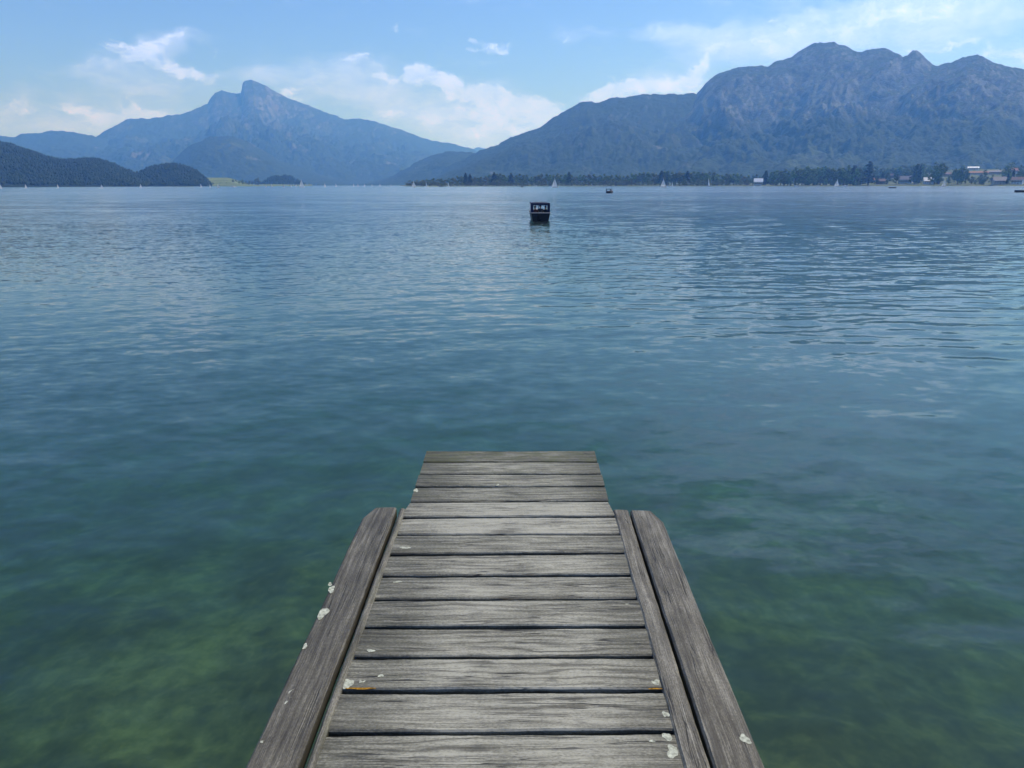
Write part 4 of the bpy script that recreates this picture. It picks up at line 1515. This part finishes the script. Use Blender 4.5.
def canopy_boat(px, base, B, Lm, head, label):
    """electric day boat with a canvas top on hoops, stern towards -y"""
    p = on_plane(px, base, 0.0)
    p = p + p.normalized() * (Lm / 2)
    e = empty('canopy_boat', p, head)
    vs, fs = hull_verts(Lm, B, 0.62, 0.3, 0.93, 15, open_top=True)
    solid('hull', vs, fs, M_HULLD, e, False)
    inner = MB()
    inner.box((0, -0.2, 0.10), (B * 0.72, Lm * 0.55, 0.06))
    inner.build('floor', M_DECKW, e)
    fd = MB()
    fd.add([(-B * 0.44, Lm * 0.12, 0.66), (B * 0.44, Lm * 0.12, 0.66), (B * 0.30, Lm * 0.34, 0.74), (0, Lm * 0.47, 0.80), (-B * 0.30, Lm * 0.34, 0.74)], [(0, 1, 2, 3, 4)])
    fd.add([(-B * 0.44, Lm * 0.12, 0.62), (B * 0.44, Lm * 0.12, 0.62), (B * 0.30, Lm * 0.34, 0.70), (0, Lm * 0.47, 0.76), (-B * 0.30, Lm * 0.34, 0.70)], [(4, 3, 2, 1, 0)])
    fd.build('foredeck', M_DECKW, e)
    gw = MB()
    pts = []
    for i in range(13):
        s = i / 12
        y = -Lm / 2 + Lm * s
        hb = (0.93 + 0.07 * math.sin(min(s, 0.45) / 0.45 * math.pi / 2)) if s < 0.45 else max(0.02, math.cos(((s - 0.45) / 0.55) ** 1.5 * math.pi / 2))
        pts.append((hb * B / 2, y, 0.62 * (1 + 0.30 * s * s)))
    for s in (-1, 1):
        for q in range(12):
            gw.tube((s * pts[q][0], pts[q][1], pts[q][2]), (s * pts[q + 1][0], pts[q + 1][1], pts[q + 1][2]), 0.035, 0.035, 6)
    gw.tube((-pts[0][0], pts[0][1], pts[0][2]), (pts[0][0], pts[0][1], pts[0][2]), 0.035, 0.035, 6)
    gw.build('gunwale', M_TRIM, e)
    for yy in (-Lm * 0.36, Lm * 0.02):
        b = MB()
        b.box((0, yy, 0.15), (B * 0.80, 0.42, 0.12), bevel=0.03)
        b.box((0, yy - 0.25, 0.38), (B * 0.80, 0.10, 0.46), bevel=0.03)
        b.build('bench', M_SEAT, e)
    y0, y1 = -Lm * 0.42, Lm * 0.16
    zt = 1.36
    cn = MB()
    n = 10
    prof_t, prof_b = [], []
    for k in range(n + 1):
        u = k / n * 2 - 1
        xx = u * B * 0.46
        zz = zt + 0.05 * (1 - u * u)
        prof_t.append((xx, zz))
        prof_b.append((xx * 0.985, zz - 0.035))
    ring = prof_t + prof_b[::-1]
    m_ = len(ring)
    vs = [(q[0], y0, q[1]) for q in ring] + [(q[0], y1, q[1] + 0.03) for q in ring]
    fs = [(k, (k + 1) % m_, m_ + (k + 1) % m_, m_ + k) for k in range(m_)]
    for k in range(n):
        a, b2 = k, m_ - 1 - k
        fs.append((a, b2, b2 - 1, a + 1))
        fs.append((m_ + a, m_ + a + 1, m_ + b2 - 1, m_ + b2))
    cn.add(vs, fs)
    # valance and rolled side flaps
    cn.box((0, y0 - 0.012, zt - 0.045), (B * 0.93, 0.03, 0.20))
    cn.box((0, y1 + 0.015, zt - 0.02), (B * 0.93, 0.03, 0.14))
    cn.build('canopy', M_CANVAS, e)
    for s in (-1, 1):
        f = MB()
        f.box((s * B * 0.405, y0 - 0.02, 0.98), (B * 0.125, 0.04, 0.70))
        f.box((s * B * 0.455, y0 + 0.40, 0.98), (0.03, 0.80, 0.70))
        f.build('side_curtain', M_CANVAS, e)
        for yy in (y0 + 0.05, (y0 + y1) / 2, y1):
            c = MB()
            c.tube((s * B * 0.45, yy, 0.60), (s * B * 0.445, yy, zt - 0.005), 0.022, 0.022, 6)
            c.build('canopy_post', M_MAST, e)
    mid = MB()
    mid.tube((-0.43 * B, y1, 0.74), (0.43 * B, y1, 0.74), 0.025, 0.025, 6)
    mid.tube((0.0, y1, 0.66), (0.0, y1, zt), 0.018, 0.018, 6)
    mid.build('windscreen_frame', M_HULLD, e)
    mo = MB()
    mo.box((-B * 0.02, -Lm / 2 - 0.17, 0.30), (0.32, 0.26, 0.62), bevel=0.06)
    mo.build('outboard_motor', M_HULLD, e)
    tag(e, label, 'canopy boat', 'dark boats with canvas tops')
    return e, p


hd = -azel(539, 220)[0] + R(3)
cb1, pb = canopy_boat(539, 220.6, 1.72, 5.2, hd, 'nearer dark boat with navy canopy, stern towards the jetty')
rot = Matrix.Rotation(hd, 3, 'Z')
make_person(pb + rot @ Vector((-0.42, -1.62, 0.31)), hd, M_SHIRTR, M_TROUS, M_SKIN, M_HAIR, 'person in dull red top seated at the left under the nearer boat canopy')
make_person(pb + rot @ Vector((0.12, 0.22, 0.33)), hd, M_SHIRTD, M_TROUS, M_SKIN, M_HAIR, 'person in dark top seated in the middle of the nearer boat')
make_person(pb + rot @ Vector((0.46, -1.62, 0.31)), hd, M_SHIRTD, M_TROUS, M_SKIN, M_HAIR, 'person in dark top seated at the right rear of the nearer boat')
canopy_boat(610, 193.0, 1.9, 5.2, -azel(610, 192)[0] + R(-14), 'smaller dark canopied boat further out, left of the sailboat pair')


def dark_barge():
    p = on_plane(1024.5, 192.3, 0.0)
    e = empty('workboat', p, R(96))
    Lm = 8.0
    vs, fs = hull_verts(Lm, 2.4, 0.62, 0.25, 0.9)
    solid('hull', vs, fs, M_HULLD, e)
    c = MB()
    c.box((0, -1.6, 0.95), (1.7, 1.9, 0.7), bevel=0.1)
    c.build('wheelhouse', M_HULLD, e)
    g = MB()
    for s in (-1, 1):
        g.tube((s * 1.0, 1.4, 0.66), (s * 0.75, -0.4, 0.98), 0.03, 0.03, 6)
    g.build('handrail', M_HULLG, e)
    tag(e, 'low black boat cut by the right edge of the photo', 'workboat')


dark_barge()

# ------------------------------------------------------------------ jetty
DECK_Z = CAM_Z - 1.60
jetty = empty('jetty', (0.02, 2.6, DECK_Z))
tag(jetty, 'weathered grey wooden jetty of cross planks with side boards reaching into the lake', 'jetty')
JV = Vector(jetty.location)


class Boards:
    def __init__(self):
        self.v, self.f, self.uv, self.tint, self.alg, self.mi = [], [], [], [], [], []

    def board(self, ends, zt, th, tint, algae=0.0, nsec=46, bev=0.005, jit=0.0011, wob=0.0009):
        """ends: (a0, a1, b0, b1): a = one long edge from start to end, b = the other long edge, xy on the top plane"""
        a0, a1, b0, b1 = (Vector((p[0], p[1])) for p in ends)
        o = len(self.v)
        uo, vo = random.uniform(0, 60), random.uniform(0, 30)
        length = (a1 - a0).length
        ph = [random.uniform(0, 6.28) for _ in range(6)]
        ncross = 5
        nring = ncross + 4
        for i in range(nsec + 1):
            s = i / nsec
            A = a0.lerp(a1, s)
            B = b0.lerp(b1, s)
            ac = (B - A)
            wd_ = ac.length
            ac.normalize()
            A = A + ac * (jit * (math.sin(s * 9 + ph[0]) + 0.6 * math.sin(s * 31 + ph[1])) + random.gauss(0, jit * 0.35))
            B = B - ac * (jit * (math.sin(s * 8 + ph[2]) + 0.6 * math.sin(s * 27 + ph[3])) + random.gauss(0, jit * 0.35))
            zz = zt + wob * (math.sin(s * 6 + ph[4]) + 0.4 * math.sin(s * 17 + ph[5]))
            ring = [(0.0, -th), (0.0, -bev)]
            for k in range(ncross):
                q = k / (ncross - 1)
                w_ = bev / wd_ + q * (1 - 2 * bev / wd_)
                cup = 0.0012 * (1 - (2 * q - 1) ** 2)
                ring.append((w_, cup + random.gauss(0, 0.0004)))
            ring += [(1.0, -bev), (1.0, -th)]
            for (q, dz_) in ring:
                P = A.lerp(B, q)
                self.v.append((P.x - JV.x, P.y - JV.y, zz + dz_ - JV.z))
                vv = q * wd_ + (0 if dz_ > -bev * 1.5 else (0.04 if q > 0.5 else -0.04))
                self.uv.append((uo + s * length, vo + vv))
                self.tint.append(tint if dz_ > -bev * 1.5 else tint - 1.0)  # side faces painted darker so the gaps read as deep shade
                self.alg.append(algae)
        for i in range(nsec):
            for k in range(nring):
                a = o + i * nring + k
                b = o + i * nring + (k + 1) % nring
                self.f.append((a, b, b + nring, a + nring))
                self.mi.append(0)
        self.f.append(tuple(range(o + nring - 1, o - 1, -1)))
        self.f.append(tuple(range(o + nsec * nring, o + (nsec + 1) * nring)))
        self.mi += [0, 0]

    def spot(self, px, py, rx, ry, zt, mi=1, rot=0.0, th=0.0002):
        """lichen patch: a thin uneven crust with a domed top"""
        c = on_plane(px, py, zt)
        sx = (on_plane(px + rx, py, zt) - c).length
        sy = (on_plane(px, py + ry, zt) - c).length
        n = 18
        o = len(self.v)
        rad = [1 + 0.22 * math.sin(2 * a_ + random.random() * 6) for a_ in (0,)]
        p1, p2, p3 = (random.uniform(0, 6.28) for _ in range(3))
        rr_ = []
        for k in range(n):
            a = 2 * math.pi * k / n
            rr_.append(0.85 + 0.16 * math.sin(2 * a + p1) + 0.14 * math.sin(3 * a + p2) + 0.05 * math.sin(5 * a + p3) + random.gauss(0, 0.05))
        for (sc, zz) in ((1.0, 0.0004), (0.93, th), (0.5, th * 1.35)):
            for k in range(n):
                a = 2 * math.pi * k / n
                self.v.append((c.x + sx * rr_[k] * sc * math.cos(a) - JV.x, c.y + sy * rr_[k] * sc * math.sin(a) - JV.y, zt + 0.0012 + zz - JV.z))
        self.v.append((c.x - JV.x, c.y - JV.y, zt + 0.0012 + th * 1.4 - JV.z))
        m_ = len(self.v) - o
        self.uv += [(0, 0)] * m_
        self.tint += [0.5] * m_
        self.alg += [0.0] * m_
        for l in range(2):
            for k in range(n):
                self.f.append((o + l * n + k, o + l * n + (k + 1) % n, o + (l + 1) * n + (k + 1) % n, o + (l + 1) * n + k))
                self.mi.append(mi)
        for k in range(n):
            self.f.append((o + 2 * n + k, o + 2 * n + (k + 1) % n, o + 3 * n))
            self.mi.append(mi)

    def build(self, name, mats, label=None):
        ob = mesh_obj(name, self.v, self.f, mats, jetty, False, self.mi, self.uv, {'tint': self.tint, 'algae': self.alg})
        me = ob.data
        import bmesh
        bm = bmesh.new()
        bm.from_mesh(me)
        bmesh.ops.recalc_face_normals(bm, faces=bm.faces)
        bm.to_mesh(me)
        bm.free()
        if label:
            ob['label'] = label
        return ob


# rows (pixel y of the dark gaps, left side / right side) and deck edges read from the photo
GAPS = [(461.8, 461.6), (474.2, 473.8), (486.6, 486.2), (502.2, 501.0), (517.6, 516.2), (534.6, 534.2), (554.6, 552.8), (575.9, 574.6), (599.6, 598.4), (627.2, 626.2), (657.4, 656.6), (691.0, 690.2), (733.0, 731.4)]
TOP = (450.8, 450.8)


def deck_x(y, left):
    # outer plank ends: free end of the jetty is narrower, further back they run under the side strips
    if y < 505:
        return 427.0 - 0.320 * (y - 451) if left else 595.5 + 0.258 * (y - 451)
    return 405.0 - 0.3566 * (y - 510) - 2.0 if left else 613.5 + 0.268 * (y - 510) + 1.0


deck = Boards()
half_gap = 0.0100
edges = [TOP] + GAPS
cx = 512
def row_pt(y, left):
    return on_plane(deck_x(y, left), y, DECK_Z)


tints = [0.30, 0.52, 0.50, 0.46, 0.78, 0.82, 0.50, 0.60, 0.58, 0.52, 0.50, 0.62, 0.60, 0.56]  # two lightest planks have the sky's sheen put into their tint
last = None
for i in range(len(edges) - 1):
    yl0, yr0 = edges[i]
    yl1, yr1 = edges[i + 1]
    A0, A1 = row_pt(yl0, True), row_pt(yr0, False)
    B0, B1 = row_pt(yl1, True), row_pt(yr1, False)
    g0 = 0.0 if i == 0 else half_gap
    jl, jr = random.uniform(-0.006, 0.006), random.uniform(-0.006, 0.006)
    if i > 4:
        jl = jr = 0
    A0.y -= g0; A1.y -= g0
    B0.y += half_gap; B1.y += half_gap
    for p in (A0, B0):
        p.x += jl
    for p in (A1, B1):
        p.x += jr
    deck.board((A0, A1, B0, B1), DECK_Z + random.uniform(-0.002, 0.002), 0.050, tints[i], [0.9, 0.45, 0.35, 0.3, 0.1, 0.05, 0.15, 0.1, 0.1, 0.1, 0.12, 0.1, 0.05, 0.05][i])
    last = (B0, B1, i)
# planks that carry on under and behind the camera
pitch = 0.185
B0, B1, _ = last
wl = (row_pt(690, True) - row_pt(600, True))
wr = (row_pt(690, False) - row_pt(600, False))
kl, kr = wl.x / wl.y, wr.x / wr.y
y_ = min(B0.y, B1.y) - half_gap * 2
xl, xr = B0.x, B1.x
yl, yr = B0.y - 2 * half_gap, B1.y - 2 * half_gap
for i in range(16):
    A0 = Vector((xl, yl, DECK_Z)); A1 = Vector((xr, yr, DECK_Z))
    nb = pitch - 2 * half_gap
    B0 = Vector((xl - kl * nb, yl - nb, DECK_Z)); B1 = Vector((xr - kr * nb, yr - nb, DECK_Z))
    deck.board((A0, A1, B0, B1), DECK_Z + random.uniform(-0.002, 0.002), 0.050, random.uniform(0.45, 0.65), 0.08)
    xl, xr, yl, yr = B0.x - kl * 2 * half_gap, B1.x - kr * 2 * half_gap, B0.y - 2 * half_gap, B1.y - 2 * half_gap
for s in ((347.5, 684, 5.5, 6.5), (362, 681.5, 3, 2.2), (381, 676, 3, 1.8), (628, 606.8, 4.8, 2.6), (656, 682.5, 4, 3.8), (664.9, 714.7, 4.4, 4), (667.3, 737, 6, 4), (672.5, 752, 7, 7), (628, 745, 3, 2), (652, 741.5, 3.2, 1.7),
          (663.8, 760.7, 3, 2), (530.5, 619, 3, 1.6), (416, 490.5, 2.4, 2.2), (497.5, 485.2, 1.6, 1.1), (371, 651, 5, 1.6), (405, 548, 6, 1.2), (398, 582, 5, 1.0)):
    deck.spot(*s, DECK_Z, 1 if s[0] not in (371, 405, 398, 530.5) else 1)
for s in ((361, 688.8, 15, 1.3), (655, 689.0, 7, 0.9)):
    deck.spot(*s, DECK_Z, 2)
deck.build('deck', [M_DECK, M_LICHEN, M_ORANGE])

RAISE = DECK_Z + 0.007


def side_board(name, far_in, far_out, near_in, near_out, tint, zt, th, chamfer=0.0, spots=(), algae=0.0, back=1.75, label=None):
    """board along the jetty; corner points in pixels, on its own top plane"""
    b = Boards()
    fi, fo, ni, no = (on_plane(*p, zt) for p in (far_in, far_out, near_in, near_out))
    di, do = (ni - fi), (no - fo)
    ni = ni + di.normalized() * back
    no = no + do.normalized() * back
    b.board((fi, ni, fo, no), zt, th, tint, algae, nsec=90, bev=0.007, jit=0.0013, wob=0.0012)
    if chamfer > 0:
        # knock off the far outer corner
        v = b.v
        nring = 9
        for i in range(0, 3):
            k = chamfer * (1 - i / 3.0)
            for q in (5, 6, 7, 8):
                p = v[i * nring + q]
                p0 = v[i * nring + 2]
                w_ = {5: 0.6, 6: 0.95, 7: 1.0, 8: 1.0}[q]
                v[i * nring + q] = (p[0] + (p0[0] - p[0]) * k * w_, p[1] + (p0[1] - p[1]) * k * w_, p[2])
    for s in spots:
        b.spot(*s, zt)
    return b.build(name, [M_EDGE, M_LICHEN, M_ORANGE], label)


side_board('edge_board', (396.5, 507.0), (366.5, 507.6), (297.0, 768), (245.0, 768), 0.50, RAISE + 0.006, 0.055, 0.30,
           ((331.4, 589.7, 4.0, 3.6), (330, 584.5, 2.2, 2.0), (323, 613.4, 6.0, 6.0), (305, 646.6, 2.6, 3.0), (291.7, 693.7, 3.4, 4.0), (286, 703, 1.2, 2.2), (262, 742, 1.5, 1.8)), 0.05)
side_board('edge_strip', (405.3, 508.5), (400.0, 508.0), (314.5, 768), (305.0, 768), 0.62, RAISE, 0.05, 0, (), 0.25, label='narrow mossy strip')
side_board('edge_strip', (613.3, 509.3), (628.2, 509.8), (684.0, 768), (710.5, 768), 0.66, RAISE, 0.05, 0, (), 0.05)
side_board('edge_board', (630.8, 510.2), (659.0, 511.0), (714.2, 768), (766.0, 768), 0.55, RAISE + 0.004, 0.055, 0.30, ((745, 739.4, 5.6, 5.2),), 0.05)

# joists, cross beams and posts that carry the deck
jl0, jr0 = on_plane(440, 452, DECK_Z), on_plane(583, 452, DECK_Z)
jt = MB()
for s, p in ((-1, jl0), (1, jr0)):
    jt.box((p.x - JV.x, jl0.y - 0.06 - 2.7 - JV.y, -0.050 - 0.08), (0.10, 5.4, 0.155), bevel=0.006)
jt.build('joist', M_POST, jetty)
for yy in (3.30, 1.0):
    bmx = MB()
    bmx.box((0, yy - JV.y, -0.050 - 0.16 - 0.085), (1.12, 0.14, 0.16), bevel=0.006)
    bmx.build('cross_beam', M_POST, jetty)
    for s in (-1, 1):
        ps = MB()
        ps.tube((s * 0.48, yy - JV.y, -0.050 - 0.16 - 0.16), (s * 0.48, yy - JV.y, -DECK_Z - 2.3), 0.085, 0.095, 14)
        ps.build('post', M_POST, jetty, True)

# ------------------------------------------------------------------ render settings
scene.render.engine = 'CYCLES'
scene.view_settings.view_transform = 'Standard'
scene.view_settings.look = 'None'
scene.view_settings.exposure = 0.0
scene.view_settings.gamma = 1.0
scene.view_settings.use_curve_mapping = False
c = scene.cycles
c.use_denoising = True
c.max_bounces = 6
c.diffuse_bounces = 2
c.glossy_bounces = 3
c.transmission_bounces = 4
c.transparent_max_bounces = 12
c.volume_bounces = 3
c.sample_clamp_indirect = 6.0
c.caustics_reflective = False
c.caustics_refractive = False
